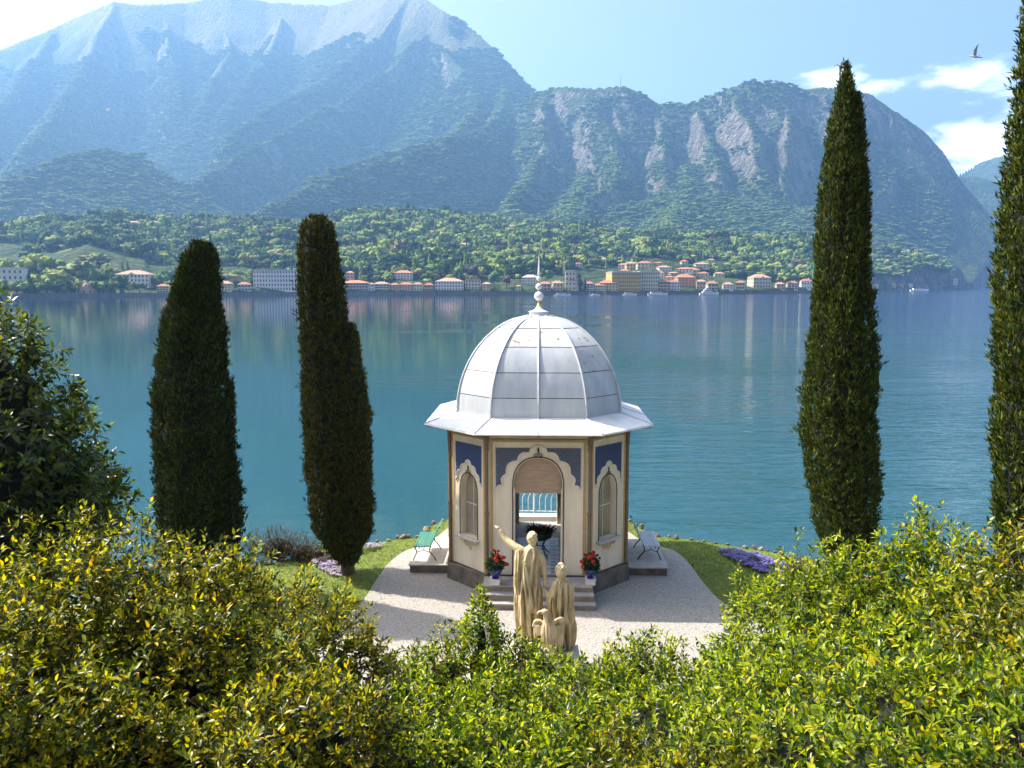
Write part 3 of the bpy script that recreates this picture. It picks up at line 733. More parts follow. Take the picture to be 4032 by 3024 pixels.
for z0, z1 in ((.615, .67), (.825, .89)):
    q = MB(); q.lathe([(.03, z0), (.02, (z0+z1)/2), (.03, z1)], 10, (0, 0, zc)); q.build('gilt_neck', gold, finial, True)
q = MB(); q.lathe([(.02, 1.0), (.03, 1.03), (.036, 1.08), (.028, 1.2), (.012, 1.42), (.003, 1.57)], 10, (0, 0, zc)); q.build('spire', marble_w, finial, True)
# plinth, floor tiles, steps
pl = MB(); o1, o2 = octo(A_W+.10, H_W+.045), octo(A_W+.12, H_W+.055)
V = [(*p, -.46) for p in o2] + [(*p, -.03) for p in o1] + [(*p, -.03) for p in octo(A_W-.02, H_W-.01)]
pl.add(V, [(i, (i+1) % 8, 8+(i+1) % 8, 8+i) for i in range(8)] + [(8+i, 8+(i+1) % 8, 16+(i+1) % 8, 16+i) for i in range(8)]); pl.build('plinth', stone_m, kiosk)
fl = MB(); fl.add([(*p, -.012) for p in octo(A_W-.015, H_W-.01)], [tuple(range(8))]); floor_o = fl.build('kiosk_floor', pale_stone, kiosk)
tile_ms = [M('tile_%s' % k, c, .35, scale=5, obj_rand=.1) for k, c in (('pale', (.80, .76, .71)), ('grey', (.26, .25, .26)), ('mid', (.55, .52, .50)))]
hexa = [(-.075, 0), (-.05, -.058), (.05, -.058), (.075, 0), (.05, .058), (-.05, .058)]
tile_me = []
for tm in tile_ms:
    t_ = MB(); t_.add([(x*.97, y*.97, .006) for x, y in hexa] + [(x, y, 0) for x, y in hexa], [(0,1,2,3,4,5)] + [(i, 6+i, 6+(i+1) % 6, (i+1) % 6) for i in range(6)]); tile_me.append(t_.mesh('tile', tm))
cnt = 0
for c_ in range(-6, 7):
    for r_ in range(-17, 6):
        x = c_*.127; y = r_*.118 + (.059 if c_ % 2 else 0)
        if abs(y) > A_W-.1 or cnt >= 300: continue
        k = 0 if c_ % 2 == 0 else (1 if (r_ % 2) else 2)
        if c_ % 2 == 0 and r_ % 3 == 0: k = 2
        link('tile', tile_me[k], floor_o, (x, y, -.010)); cnt += 1
step_m = M('step_stone', (.40, .38, .36), .75, c2=(.27, .25, .23), scale=3, bump=.2); riser_m = M('step_riser', (.34, .27, .20), .85, c2=(.20, .155, .115), scale=4, bump=.4)
for k, (yo, z0, z1, hw_) in enumerate(((-.70, -.15, -.004, 1.25), (-.88, -.30, -.15, 1.27), (-1.06, -.452, -.30, 1.30))):
    s_ = MB(); yy = -A_W+yo; s_.box((-hw_, yy+.02, z0), (hw_, -A_W-.125, z1-.035)); st_ = s_.build('step', riser_m, kiosk)
    s_ = MB(); s_.box((-hw_-.015, yy, z1-.035), (hw_+.015, -A_W-.122, z1)); s_.build('tread', step_m, st_)
# roller blind hanging in the front door
bl = MB(); xf, L = wall_xf(0)
dz = np.array([p[1] for p in DOOR]); dx_ = np.array([p[0] for p in DOOR])
z = 2.0
while z < 2.80:
    hw_ = (.555 if z < 2.15 else float(np.interp(z, dz, dx_))-.012)
    if hw_ > .03: bl.box((-hw_, -.15, z), (hw_, -.135, z+.011), xf)
    z += .0135
bl.box((-.56, -.16, 1.965), (.56, -.125, 1.998), xf)
tag(bl.build('roller_blind', wood_blind, kiosk))
for i in (0, 4):
    xf, L = wall_xf(i); jb = MB()
    for s in (-1, 1): jb.box((s*.565-.02, -.20, 0.0), (s*.565+.0, -.02, 2.1) if s > 0 else (-.545, -.02, 2.1), xf)
    jb.build('door_jamb', cream_lt, kiosk)

# ------------------------------------------------------------------ platforms, benches, pots, railing, planter
for s, lab in ((-1, 'sunlit pale stone platform left of the kiosk under the green bench'), (1, 'shaded stone platform right of the kiosk under the right bench')):
    t = MB(); t.box((min(s*2.27, s*3.28), -.95, -.45), (max(s*2.27, s*3.28), 1.25, -.25))
    o = t.build('stone_platform', stone_m); o.location = (KX, KY, FZ); o.rotation_euler = (0, 0, KROT); tag(o, lab, 'platform')
    t = MB(); t.box((min(s*2.26, s*3.31), -.98, -.25), (max(s*2.26, s*3.31), 1.27, -.215)); t.build('platform_top', pale_stone, o)
def bench(name, x, y, s, slat_m, label):
    """faces along s*x, length along y"""
    t = empty(name, (KX+x, KY+y, FZ-.213), KROT, label, 'bench', 'slatted garden benches beside the kiosk')
    Lh = .62
    for k in range(7):
        q = MB(); xx = s*(.02+k*.062); q.box((xx-.024, -Lh, .40+.012*(k-3)**2/9-.01*k*.2), (xx+.024, Lh, .425+.012*(k-3)**2/9-.01*k*.2)); q.build('seat_slat', slat_m, t)
    for k in range(6):
        q = MB(); zz = .50+k*.066; xx = -s*(.035+.033*k)
        q.box((xx-.012, -Lh, zz-.026), (xx+.012, Lh, zz+.026)); q.build('back_slat', slat_m, t)
    for yy in (-.48, .48):
        q = MB()
        q.tube([(s*.46, yy, 0), (s*.42, yy, .10), (s*.36, yy, .22), (s*.40, yy, .33), (s*.43, yy, .395), (s*.2, yy, .385), (s*.0, yy, .395), (-s*.03, yy, .48), (-s*.20, yy, .86), (-s*.25, yy, .90)], .016, 6)
        q.tube([(-s*.14, yy, 0), (-s*.07, yy, .12), (s*.02, yy, .22), (s*.03, yy, .32), (-s*.01, yy, .39)], .016, 6)
        q.tube([(s*.36, yy, .22), (s*.2, yy, .28), (s*.02, yy, .22)], .010, 5)
        q.build('leg_frame', iron, t, True)
    q = MB(); q.tube([(s*.2, -.48, .28), (s*.2, .48, .28)], .009, 5); q.build('stretcher', iron, t)
    return t
bench('garden_bench', -2.78, -.10, -1, M('green_bench_paint', (.045, .19, .13), .45, scale=6, obj_rand=.12), 'green slatted bench in the sun on the left platform')
bench('garden_bench', 2.74, -.05, 1, M('shaded_bench_tone', (.50, .54, .56), .45, scale=6, obj_rand=.1), 'slatted bench, shade put into its grey slats, on the right platform')  # twin of the green bench: shade and reflected sky put into the colour

urn_m = M('cobalt_glaze', (.022, .028, .21), .15, scale=5); plinth_w = M('white_pot_plinth', (.66, .64, .60), .8, scale=6)
red_ms = [M('geranium_red_%s' % k, c, .6, scale=40, var=.4) for k, c in (('a', (.55, .012, .012)), ('b', (.36, .006, .012)))]
def leaf_mat(name, c, c2, trans=.45, rough=.38, spec=.5, sat_rand=.25, glow=(1.7, 1.75, .8)):
    """leaf: glossy upper side, light shining through"""
    m, n, l, p = mat_new(name)
    g = n.new('ShaderNodeNewGeometry'); oi = n.new('ShaderNodeObjectInfo')
    ad = n.new('ShaderNodeMath'); ad.operation = 'ADD'; l.new(g.outputs['Random Per Island'], ad.inputs[0]); l.new(oi.outputs['Random'], ad.inputs[1])
    fr = n.new('ShaderNodeMath'); fr.operation = 'FRACT'; l.new(ad.outputs[0], fr.inputs[0])
    rp = n.new('ShaderNodeValToRGB'); l.new(fr.outputs[0], rp.inputs[0])
    e = rp.color_ramp.elements; e[0].color = (*c2, 1); e[1].color = (*c, 1); e[0].position = .34; e[1].position = .84  # old leaves dark; dark share widened to stand in for shadowed hedge gaps
    x = e.new(.985); x.color = (min(1, c[0]*1.5), c[1]*.95, c[2]*.8, 1)
    z = n.new('ShaderNodeTexNoise'); z.inputs['Scale'].default_value = 1.3; l.new(g.outputs['Position'], z.inputs['Vector'])
    hs = n.new('ShaderNodeHueSaturation'); mr = n.new('ShaderNodeMapRange'); mr.inputs['To Min'].default_value = .7; mr.inputs['To Max'].default_value = 1.3; l.new(z.outputs[0], mr.inputs['Value']); l.new(mr.outputs[0], hs.inputs['Value']); l.new(rp.outputs[0], hs.inputs['Color'])
    p.inputs['Roughness'].default_value = rough; p.inputs['Specular IOR Level'].default_value = spec; l.new(hs.outputs[0], p.inputs['Base Color'])
    tr = n.new('ShaderNodeBsdfTranslucent'); mu = n.new('ShaderNodeMix'); mu.data_type = 'RGBA'; mu.blend_type = 'MULTIPLY'; mu.inputs['Factor'].default_value = 1
    l.new(hs.outputs[0], mu.inputs[6]); mu.inputs[7].default_value = (*glow, 1); l.new(mu.outputs[2], tr.inputs['Color'])
    mx = n.new('ShaderNodeMixShader'); mx.inputs[0].default_value = trans; l.new(p.outputs[0], mx.inputs[1]); l.new(tr.outputs[0], mx.inputs[2]); l.new(mx.outputs[0], n['Material Output'].inputs['Surface'])
    return m
LEAF = np.array([(0,0,0), (.28,-.36,.05), (.30,0,-.02), (.28,.36,.05), (.66,-.33,.03), (.68,0,-.05), (.66,.33,.03), (1,0,-.14)], dtype=float)   # along, across, normal
LEAF_F = [(0,2,1), (0,3,2), (1,2,5,4), (2,3,6,5), (4,5,7), (5,6,7)]
_LL = np.concatenate([np.array(f) for f in LEAF_F]); _LS = np.array([len(f) for f in LEAF_F])
LEAF4 = np.array([(0,0,0), (.42,-.44,.05), (.46,0,-.03), (.42,.44,.05), (1,0,-.12)], dtype=float); _L4 = np.array([0,2,1, 0,3,2, 1,2,4, 2,3,4])
def leaves_arrays(Pn, D, N, Ln, Wd, simple):
    n = len(Pn); D = D/np.linalg.norm(D, axis=1, keepdims=True); N = N - D*(N*D).sum(1, keepdims=True); N = N/(np.linalg.norm(N, axis=1, keepdims=True)+1e-9); S = np.cross(N, D); T_ = LEAF4 if simple else LEAF
    V = Pn[:, None] + Ln[:, None, None]*T_[None, :, 0:1]*D[:, None] + Wd[:, None, None]*T_[None, :, 1:2]*S[:, None] + Ln[:, None, None]*T_[None, :, 2:3]*N[:, None]
    lp = _L4 if simple else _LL
    return V.reshape(-1, 3), (np.arange(n)[:, None]*len(T_) + lp[None]).ravel(), (np.full(4*n, 3) if simple else np.tile(_LS, n))
def leaves_mesh2(name, Pn, D, N, Ln, Wd, mat, full):
    a = leaves_arrays(Pn[:full], D[:full], N[:full], Ln[:full], Wd[:full], False); b = leaves_arrays(Pn[full:], D[full:], N[full:], Ln[full:], Wd[full:], True)
    return np_mesh(name, np.concatenate([a[0], b[0]]), np.concatenate([a[1], b[1]+len(a[0])]), np.concatenate([a[2], b[2]]), True, [mat])
def leaves_mesh(name, Pn, D, N, Ln, Wd, mat):
    """many leaves in one mesh: positions, axes, normals, lengths, widths"""
    n = len(Pn); D = D/np.linalg.norm(D, axis=1, keepdims=True); N = N - D*(N*D).sum(1, keepdims=True); N /= np.linalg.norm(N, axis=1, keepdims=True)+1e-9
    S = np.cross(N, D)
    V = Pn[:, None] + Ln[:, None, None]*LEAF[None, :, 0:1]*D[:, None] + Wd[:, None, None]*LEAF[None, :, 1:2]*S[:, None] + Ln[:, None, None]*LEAF[None, :, 2:3]*N[:, None]
    loops = (np.arange(n)[:, None]*8 + _LL[None]).ravel(); sizes = np.tile(_LS, n)
    return np_mesh(name, V.reshape(-1, 3), loops, sizes, True, [mat])
def rand_dirs(n):
    v = rng.normal(size=(n, 3)); return v/np.linalg.norm(v, axis=1, keepdims=True)
ger_leaf = leaf_mat('geranium_leaf', (.06, .13, .02), (.015, .045, .01), .3)
def pot(x, y, seed, label):
    rnd = random.Random(seed)
    t = empty('flower_urn', (KX+x, KY+y, FZ), KROT, label, 'flower pot', 'blue urns of red geraniums on the kiosk steps')
    q = MB(); q.box((-.11, -.11, 0), (.11, .11, .12)); q.box((-.125, -.125, .12), (.125, .125, .14)); q.build('pedestal', plinth_w, t)
    q = MB(); q.lathe([(.085, .14), (.085, .16), (.045, .19), (.05, .21), (.12, .24), (.16, .30), (.165, .34), (.18, .35), (.18, .375), (.15, .375), (.14, .34), (.0, .33)], 20, closed=False); q.build('urn', urn_m, t, True)
    n = 420; d = rand_dirs(n); d[:, 2] = np.abs(d[:, 2])*1.15; rad = rng.uniform(.35, 1, n)**.5
    Pn = np.stack([d[:, 0]*.20*rad, d[:, 1]*.20*rad, .37+d[:, 2]*.30*rad], -1)
    o = link('foliage', leaves_mesh('foliage', Pn, d*[1, 1, .5]+rng.normal(0, .4, (n, 3)), np.array([0, 0, 1.])+rng.normal(0, .4, (n, 3)), rng.uniform(.05, .08, n), rng.uniform(.05, .075, n), ger_leaf), t); tag(o, kind='stuff')
    for k in range(14):
        a = rnd.uniform(0, 6.28); e = rnd.uniform(.15, 1.35); rr_ = rnd.uniform(.85, 1.25); c = (math.cos(a)*math.cos(e)*.24*rr_, math.sin(a)*math.cos(e)*.24*rr_ - .03, .38+math.sin(e)*.36*rr_)
        q = MB(); s0 = rnd.uniform(.028, .05)
        for j in range(12):
            dd = Vector((rnd.gauss(0, 1), rnd.gauss(0, 1), rnd.gauss(0, 1))).normalized(); q.sphere(tuple(Vector(c)+dd*s0*.6), s0*.55, 6, 4)
        bl_ = q.build('blossom', red_ms[k % 2], t, True)
        q = MB(); q.tube([(c[0]*.4, c[1]*.4, .40), c], .004, 4); q.build('stalk', ger_leaf, bl_)
pot(-1.08, -2.17-.56, 1, 'blue urn of red geraniums left of the kiosk door behind the pointing statue')
pot(1.13, -2.17-.56, 2, 'blue urn of red geraniums right of the kiosk door')
# plant stand inside
t = empty('plant_stand', (KX+.02, KY-.75, FZ), 0, 'wrought-iron stand with a basket of dark spiky plants inside the kiosk', 'plant stand')
q = MB(); q.lathe([(.20, .42), (.30, .48), (.33, .60), (.35, .61), (.35, .63), (.29, .62)], 16, closed=False); q.build('basket', iron, t, True)
for a in (.6, 2.2, 3.9, 5.4):
    q = MB(); q.tube([(math.cos(a)*.22, math.sin(a)*.22, .45), (math.cos(a)*.10, math.sin(a)*.10, .26), (math.cos(a)*.20, math.sin(a)*.20, .10), (math.cos(a)*.30, math.sin(a)*.30, 0)], .016, 6); q.build('leg', iron, t, True)
q = MB(); q.tube([(math.cos(k)*.14, math.sin(k)*.14, .2) for k in np.linspace(0, 6.28, 16)[:-1]], .01, 5, cyc=True); q.build('stretcher_ring', iron, t, True)
n = 260; a = rng.uniform(0, 6.28, n); rr_ = rng.uniform(.05, .32, n)
D = np.stack([np.cos(a)*rng.uniform(.2, 1, n), np.sin(a)*rng.uniform(.2, 1, n), rng.uniform(.15, 1, n)], -1)
o = link('foliage', leaves_mesh('foliage', np.stack([np.cos(a)*rr_, np.sin(a)*rr_, np.full(n, .60)], -1), D, np.tile([0, 0, 1.], (n, 1))+rng.normal(0, .3, (n, 3)), rng.uniform(.10, .24, n), rng.uniform(.02, .05, n), leaf_mat('dry_frond', (.08, .06, .02), (.02, .02, .01), .2)), t); tag(o, kind='stuff')
# railing behind the kiosk
rail_m = M('white_railing_paint', (.78, .78, .76), .4, scale=6)
rl = empty('lake_railing', (KX, KY+3.75, GZ), KROT, 'white iron railing of overlapping arches seen through the kiosk door', 'railing')
def rail_y(x): return -.10*x*x*.9
for z, r_ in ((.95, .020), (.30, .016)):
    q = MB(); q.tube([(x, rail_y(x), z) for x in np.linspace(-1.9, 1.9, 14)], r_, 6); q.build('rail', rail_m, rl, True)
for k in range(-10, 11):
    x = k*.18; q = MB()
    q.tube([(x, rail_y(x), .30), (x, rail_y(x), .66)] + [(x+.18-.18*math.cos(a), rail_y(x), .66+.25*math.sin(a)) for a in np.linspace(.2, math.pi/2, 6)] + [(x+.34, rail_y(x), .94)], .010, 5); q.build('baluster', rail_m, rl, True)
for x in (-1.85, 0, 1.85):
    q = MB(); q.tube([(x, rail_y(x), 0), (x, rail_y(x), .98)], .026, 8); q.build('post', rail_m, rl, True)
cw = MB(); cw.box((-1.9, 3.05, -.45), (1.9, 3.40, -.12)); o = cw.build('garden_wall', M('white_kerb_wall', (.74, .72, .67), .8, scale=3)); o.location = (KX, KY, FZ); o.rotation_euler = (0, 0, KROT); tag(o, 'low white kerb wall between the kiosk and the railing', 'wall')
# ------------------------------------------------------------------ the marble group
marble = M('weathered_marble', (.60, .475, .27), .7, c2=(.25, .19, .10), scale=6, detail=9, bump=.4, bscale=30, contrast=(.30, .58), stretch=(1.4, 1.4, .55))
def remesh(mb, name, mat, voxel, parent, smooth_it=4):
    me = mb.mesh(name+'_raw'); o = bpy.data.objects.new(name+'_raw', me); COL.objects.link(o)
    md = o.modifiers.new('r', 'REMESH'); md.mode = 'VOXEL'; md.voxel_size = voxel
    sm = o.modifiers.new('s', 'SMOOTH'); sm.factor = .5; sm.iterations = smooth_it
    dg = bpy.context.evaluated_depsgraph_get(); ev = o.evaluated_get(dg)
    out = bpy.data.meshes.new_from_object(ev); out.name = name
    bpy.data.objects.remove(o); bpy.data.meshes.remove(me)
    out.materials.clear(); out.materials.append(mat); out.polygons.foreach_set('use_smooth', np.ones(len(out.polygons), dtype=bool))
    return link(name, out, parent)
def robe(mb, rings, folds, n=96, seed=0):
    """loft of elliptical rings (z, cx, cy, rx, ry, fold depth); folds = number of pleats, drifting with height"""
    V = []; Fc = []
    zs = np.linspace(rings[0][0], rings[-1][0], 60)
    cols = np.array(rings, float)
    for z in zs:
        cx, cy, rx, ry, fd = [np.interp(z, cols[:, 0], cols[:, k]) for k in range(1, 6)]
        for i in range(n):
            a = 2*math.pi*i/n
            drift = .5*math.sin(z*1.7+seed)+.25*math.sin(z*4.1+2*seed)
            f = math.sin(folds*a+drift*3+1.3*math.sin(2*a+seed)) + .5*math.sin(folds*1.63*a-drift*4+seed*2)
            f = abs(f)**.8*math.copysign(1, f)
            k = 1.9*fd*f
            V.append((cx+(rx+k)*math.cos(a), cy+(ry+k)*math.sin(a), z))
    m = len(zs)
    for k in range(m-1):
        for i in range(n):
            j = (i+1) % n; Fc.append((k*n+i, k*n+j, (k+1)*n+j, (k+1)*n+i))
    Fc.append(tuple(reversed(range(n)))); Fc.append(tuple((m-1)*n+i for i in range(n)))
    mb.add(V, Fc)
def limb(mb, pts, rad, n=12):
    """tapered limb, subdivided"""
    P = [np.array(p, float) for p in pts]; q = smooth_loop(P, 5, closed=False); m = len(q)
    r = np.interp(np.linspace(0, len(rad)-1, m), np.arange(len(rad)), rad)
    mb.tube([tuple(p) for p in q], [float(x) for x in r], n)
def hand(mb, c, d, up, size=.19, curl=.3):
    """palm with four fingers and a thumb, pointing along d"""
    d = Vector(d).normalized(); up = Vector(up); up = (up-d*up.dot(d)).normalized(); s = d.cross(up); c = Vector(c)
    mb.sphere(tuple(c+d*size*.22), (size*.2, size*.2, size*.2), 10, 6)
    for k, (off, ln) in enumerate(((-.15, .42), (-.05, .48), (.05, .46), (.15, .36))):
        a = c+d*size*.34+s*off*size; b = a+d*ln*size*.5-up*curl*ln*size*.12; e = a+d*ln*size*(1-.2*curl)-up*curl*ln*size*.5
        mb.tube([tuple(a), tuple(b), tuple(e)], [.0125, .0115, .010], 6)
    a = c+d*size*.12-s*size*.18; mb.tube([tuple(a), tuple(a+d*size*.18-s*size*.14), tuple(a+d*size*.34-s*size*.16)], [.015, .013, .011], 6)
def head(mb, c, r, hair, facing=1):
    """skull, face (towards +y*facing), nose, brow, chin, ears, hair locks"""
    x, y, z = c
    mb.sphere((x, y, z+.01), (r*.80, r*.95, r*1.12), 20, 14); mb.sphere((x, y+facing*r*.25, z-r*.55), (r*.55, r*.6, r*.62), 16, 10)
    mb.tube([(x, y+facing*r*.92, z+r*.12), (x, y+facing*r*1.18, z-r*.22), (x, y+facing*r*.95, z-r*.28)], [r*.10, r*.15, r*.10], 8)
    for s in (-1, 1):
        mb.sphere((x+s*r*.80, y, z-r*.1), (r*.10, r*.2, r*.28), 8, 6); mb.sphere((x+s*r*.3, y+facing*r*.85, z+r*.22), (r*.28, r*.12, r*.10), 8, 6)
    rnd = random.Random(int(abs(x)*1000)+3)
    for k in range(hair):
        a = rnd.uniform(0, 2*math.pi); e = rnd.uniform(-.35, 1.4)
        yy = math.sin(a)*math.cos(e)
        if yy*facing > .55 and e < .7: continue
        p = (x+math.cos(a)*math.cos(e)*r*.74, y+yy*r*.86, z+math.sin(e)*r*.92+.02); mb.sphere(p, (r*rnd.uniform(.18, .27),)*3, 8, 6)
ST = P_z(2200, 2545, GZ+.46); ST.y -= .1; ST.x -= .22
statue = empty('marble_statue', (ST.x, ST.y, GZ+.008), 0, 'marble group of a pointing robed man, a woman and an eagle', 'statue')
SX = lambda cx: (cx-650)/545.0                        # crop pixels -> metres in the statue's own frame
SZ = lambda cy: .49 + (1455-cy)/488.0
b = MB(); b.box((-.78, -.62, 0), (.62, .45, .12)); b.box((-.72, -.55, .12), (.56, .38, .40)); b.box((-.75, -.58, .40), (.59, .41, .46)); b.build('pedestal', pale_stone, statue)
# the man
m = MB()
mx0, my0 = SX(462), .12
robe(m, [(SZ(1452), mx0-.01, my0, .17, .17, .020), (SZ(1380), mx0, my0, .20, .19, .026), (SZ(1200), mx0-.02, my0, .22, .20, .028), (SZ(1000), mx0-.03, my0, .225, .20, .026), (SZ(860), mx0-.02, my0, .200, .175, .020), (SZ(720), mx0-.03, my0, .200, .165, .016), (SZ(640), mx0-.01, my0, .215, .16, .012), (SZ(575), mx0+.02, my0, .225, .14, .008), (SZ(535), mx0+.03, my0, .17, .115, .004), (SZ(508), mx0+.05, my0, .085, .085, 0)], 11, seed=1)
limb(m, [(mx0+.0, my0, SZ(540)), (SX(497), my0+.0, SZ(490)), (SX(492), my0+.01, SZ(465))], [.07, .062, .06])
head(m, (SX(490), my0+.02, SZ(445)), .118, 60)
# raised arm, pointing over the lake
limb(m, [(SX(395), my0, SZ(560)), (SX(330), my0+.04, SZ(528)), (SX(265), my0+.10, SZ(495)), (SX(215), my0+.15, SZ(462)), (SX(180), my0+.19, SZ(420)), (SX(152), my0+.22, SZ(385))], [.085, .078, .066, .056, .050, .034])
hand(m, (SX(150), my0+.22, SZ(383)), (-.30, .16, .26), (0, 0, 1), .15, .5)
m.tube([(SX(140), my0+.24, SZ(372)), (SX(118), my0+.27, SZ(357))], [.013, .010], 6)
# the arm held down to the woman's hand
limb(m, [(SX(540), my0-.01, SZ(580)), (SX(586), my0-.02, SZ(625)), (SX(608), my0-.03, SZ(705)), (SX(622), my0-.05, SZ(785)), (SX(626), my0-.06, SZ(865))], [.085, .074, .060, .050, .036])
hand(m, (SX(620), my0-.05, SZ(868)), (-.25, .0, -1), (1, 0, 0), .17, .9)
# sleeve and cloth falling from the raised arm
robe(m, [(SZ(1180), SX(365), my0-.02, .035, .06, .006), (SZ(1000), SX(348), my0-.02, .055, .09, .012), (SZ(760), SX(340), my0, .06, .11, .014), (SZ(620), SX(352), my0, .075, .11, .012), (SZ(535), SX(350), my0+.02, .055, .08, .006)], 7, 48, 3)
# mantle edge swung over the hip, bent knee
limb(m, [(SX(420), my0-.17, SZ(640)), (SX(455), my0-.20, SZ(860)), (SX(500), my0-.20, SZ(1060)), (SX(545), my0-.12, SZ(1130)), (SX(560), my0, SZ(1040))], [.02, .032, .036, .036, .03], 8)
limb(m, [(SX(400), my0-.15, SZ(620)), (SX(415), my0-.20, SZ(820)), (SX(445), my0-.21, SZ(1020)), (SX(505), my0-.20, SZ(1110))], [.018, .026, .03, .026], 8)
limb(m, [(SX(540), my0+.10, SZ(1010)), (SX(562), my0+.14, SZ(1090)), (SX(540), my0+.06, SZ(1200))], [.07, .075, .06])
for s, fx in ((0, 440), (1, 520)): m.sphere((SX(fx), my0+.14, .48), (.055, .14, .045), 12, 8)
remesh(m, 'man_figure', marble, .0085, statue, 1)
# the woman
m = MB(); wx0, wy0 = SX(795), .02
robe(m, [(SZ(1452), wx0+.06, wy0, .15, .14, .018), (SZ(1370), wx0+.03, wy0, .20, .16, .028), (SZ(1200), wx0, wy0, .215, .17, .030), (SZ(1040), wx0-.01, wy0, .205, .165, .024), (SZ(930), wx0, wy0, .195, .15, .018), (SZ(850), wx0+.01, wy0, .185, .135, .012), (SZ(812), wx0+.005, wy0, .13, .10, .008), (SZ(792), wx0, wy0, .065, .07, 0)], 10, seed=4)
limb(m, [(wx0, wy0, SZ(820)), (SX(790), wy0+.0, SZ(785)), (SX(786), wy0, SZ(760))], [.06, .052, .052])
head(m, (SX(785), wy0+.02, SZ(728)), .120, 44)
m.sphere((SX(787), wy0-.015, SZ(742)), (.112, .115, .10), 16, 10)
limb(m, [(SX(740), wy0, SZ(845)), (SX(705), wy0-.02, SZ(905)), (SX(665), wy0-.04, SZ(955)), (SX(625), wy0+.0, SZ(925)), (SX(595), wy0+.05, SZ(895))], [.075, .066, .058, .046, .033])
hand(m, (SX(597), wy0+.05, SZ(897)), (-.4, .1, .22), (0, 0, 1), .15, .6)
robe(m, [(SZ(1080), SX(680), wy0-.03, .05, .07, .010), (SZ(990), SX(680), wy0-.03, .065, .08, .012), (SZ(900), SX(705), wy0-.02, .06, .08, .008)], 7, 48, 6)
limb(m, [(SX(840), wy0-.13, SZ(820)), (SX(835), wy0-.19, SZ(1000)), (SX(815), wy0-.20, SZ(1200))], [.016, .026, .028], 8)
limb(m, [(SX(790), wy0-.12, SZ(825)), (SX(775), wy0-.18, SZ(980)), (SX(770), wy0-.20, SZ(1180))], [.016, .024, .026], 8)
limb(m, [(SX(870), wy0, SZ(840)), (SX(892), wy0+.02, SZ(940)), (SX(880), wy0+.10, SZ(1030))], [.065, .06, .05])
for fx in (840, 895): m.sphere((SX(fx), wy0+.10, .48), (.05, .13, .04), 12, 8)
remesh(m, 'woman_figure', marble, .0085, statue, 1)
# the eagle at their feet
m = MB(); ex, ey = SX(660), -.34
SE = lambda cy: SZ(cy)+.13
m.lathe([(.24, .45), (.22, .55), (.17, .66), (.10, .72)], 14, (ex, ey+.03, 0))
robe(m, [(.60, ex+.01, ey, .11, .10, .006), (SE(1400), ex, ey, .13, .11, .008), (SE(1300), ex-.01, ey, .145, .12, .006), (SE(1235), ex-.02, ey, .125, .105, .004), (SE(1195), ex-.03, ey, .085, .085, .002)], 16, seed=7)
limb(m, [(ex-.02, ey, SE(1225)), (SX(640), ey-.02, SE(1165)), (SX(626), ey-.03, SE(1118)), (SX(606), ey-.04, SE(1096))], [.095, .076, .066, .056])
m.sphere((SX(606), ey-.04, SE(1100)), (.072, .060, .056), 14, 10)
limb(m, [(SX(580), ey-.05, SE(1096)), (SX(554), ey-.06, SE(1098)), (SX(540), ey-.06, SE(1112)), (SX(538), ey-.06, SE(1130))], [.036, .027, .018, .006], 8)
wings = ([(672,1270),(690,1222),(722,1194),(765,1180),(798,1188),(813,1225),(812,1330),(796,1452),(740,1452),(700,1360)], [(636,1268),(612,1230),(580,1206),(548,1198),(516,1212),(498,1262),(500,1340),(525,1440),(590,1440),(628,1350)])
for wi, poly in enumerate(wings):
    sgn = 1 if wi == 0 else -1
    bend = lambda p: (p[0], p[1] + .9*abs(p[0]-ex)**2, p[2])
    m.plate([[(SX(x), SE(y)) for x, y in poly]], ey-.02, ey+.06, bend)
    top = [(SX(x), ey-.01, SE(y)) for x, y in (poly[1:6])]
    limb(m, [bend(p) for p in top], [.03, .036, .038, .034, .028], 8)
    for k in range(6):
        fx = (700+k*18) if wi == 0 else (612-k*18)
        limb(m, [bend((SX(fx), ey-.035, SE(1235-(k == 3)*8))), bend((SX(fx+sgn*4), ey-.045, SE(1330))), bend((SX(fx+sgn*2), ey-.035, SE(1440)))], [.016, .020, .010], 6)
remesh(m, 'eagle_figure', marble, .0085, statue, 1)
# ------------------------------------------------------------------ cypresses
bark_m = M('brown_bark', (.085, .055, .035), .9, scale=8, bump=.6, stretch=(1, 1, .2))
cyp_ms = {'green': leaf_mat('cypress_green', (.105, .135, .016), (.022, .040, .008), .12, .8, .15, glow=(1.5, 1.5, .7)),
          'dark': leaf_mat('cypress_dark', (.062, .082, .013), (.013, .025, .007), .10, .8, .15, glow=(1.5, 1.4, .7)),
          'bronze': leaf_mat('cypress_bronze', (.088, .094, .015), (.020, .028, .007), .10, .8, .15, glow=(1.5, 1.3, .7))}
cyp_core = M('cypress_shade_core', (.010, .012, .006), .95, scale=6)  # near-black core: shade inside the crown put into the colour
def blades_mesh(name, Pn, D, N, Ln, Wd, mat):
    n = len(Pn); D = D/np.linalg.norm(D, axis=1, keepdims=True); N = N - D*(N*D).sum(1, keepdims=True); N /= np.linalg.norm(N, axis=1, keepdims=True)+1e-9
    S = np.cross(N, D); a = np.array([[0, 0, 0], [.45, -.5, .04], [1, 0, 0], [.45, .5, .04]])
    V = Pn[:, None] + Ln[:, None, None]*a[None, :, 0:1]*D[:, None] + Wd[:, None, None]*a[None, :, 1:2]*S[:, None] + Ln[:, None, None]*a[None, :, 2:3]*N[:, None]
    return np_mesh(name, V.reshape(-1, 3), np.arange(4*n), np.full(n, 4), False, [mat])
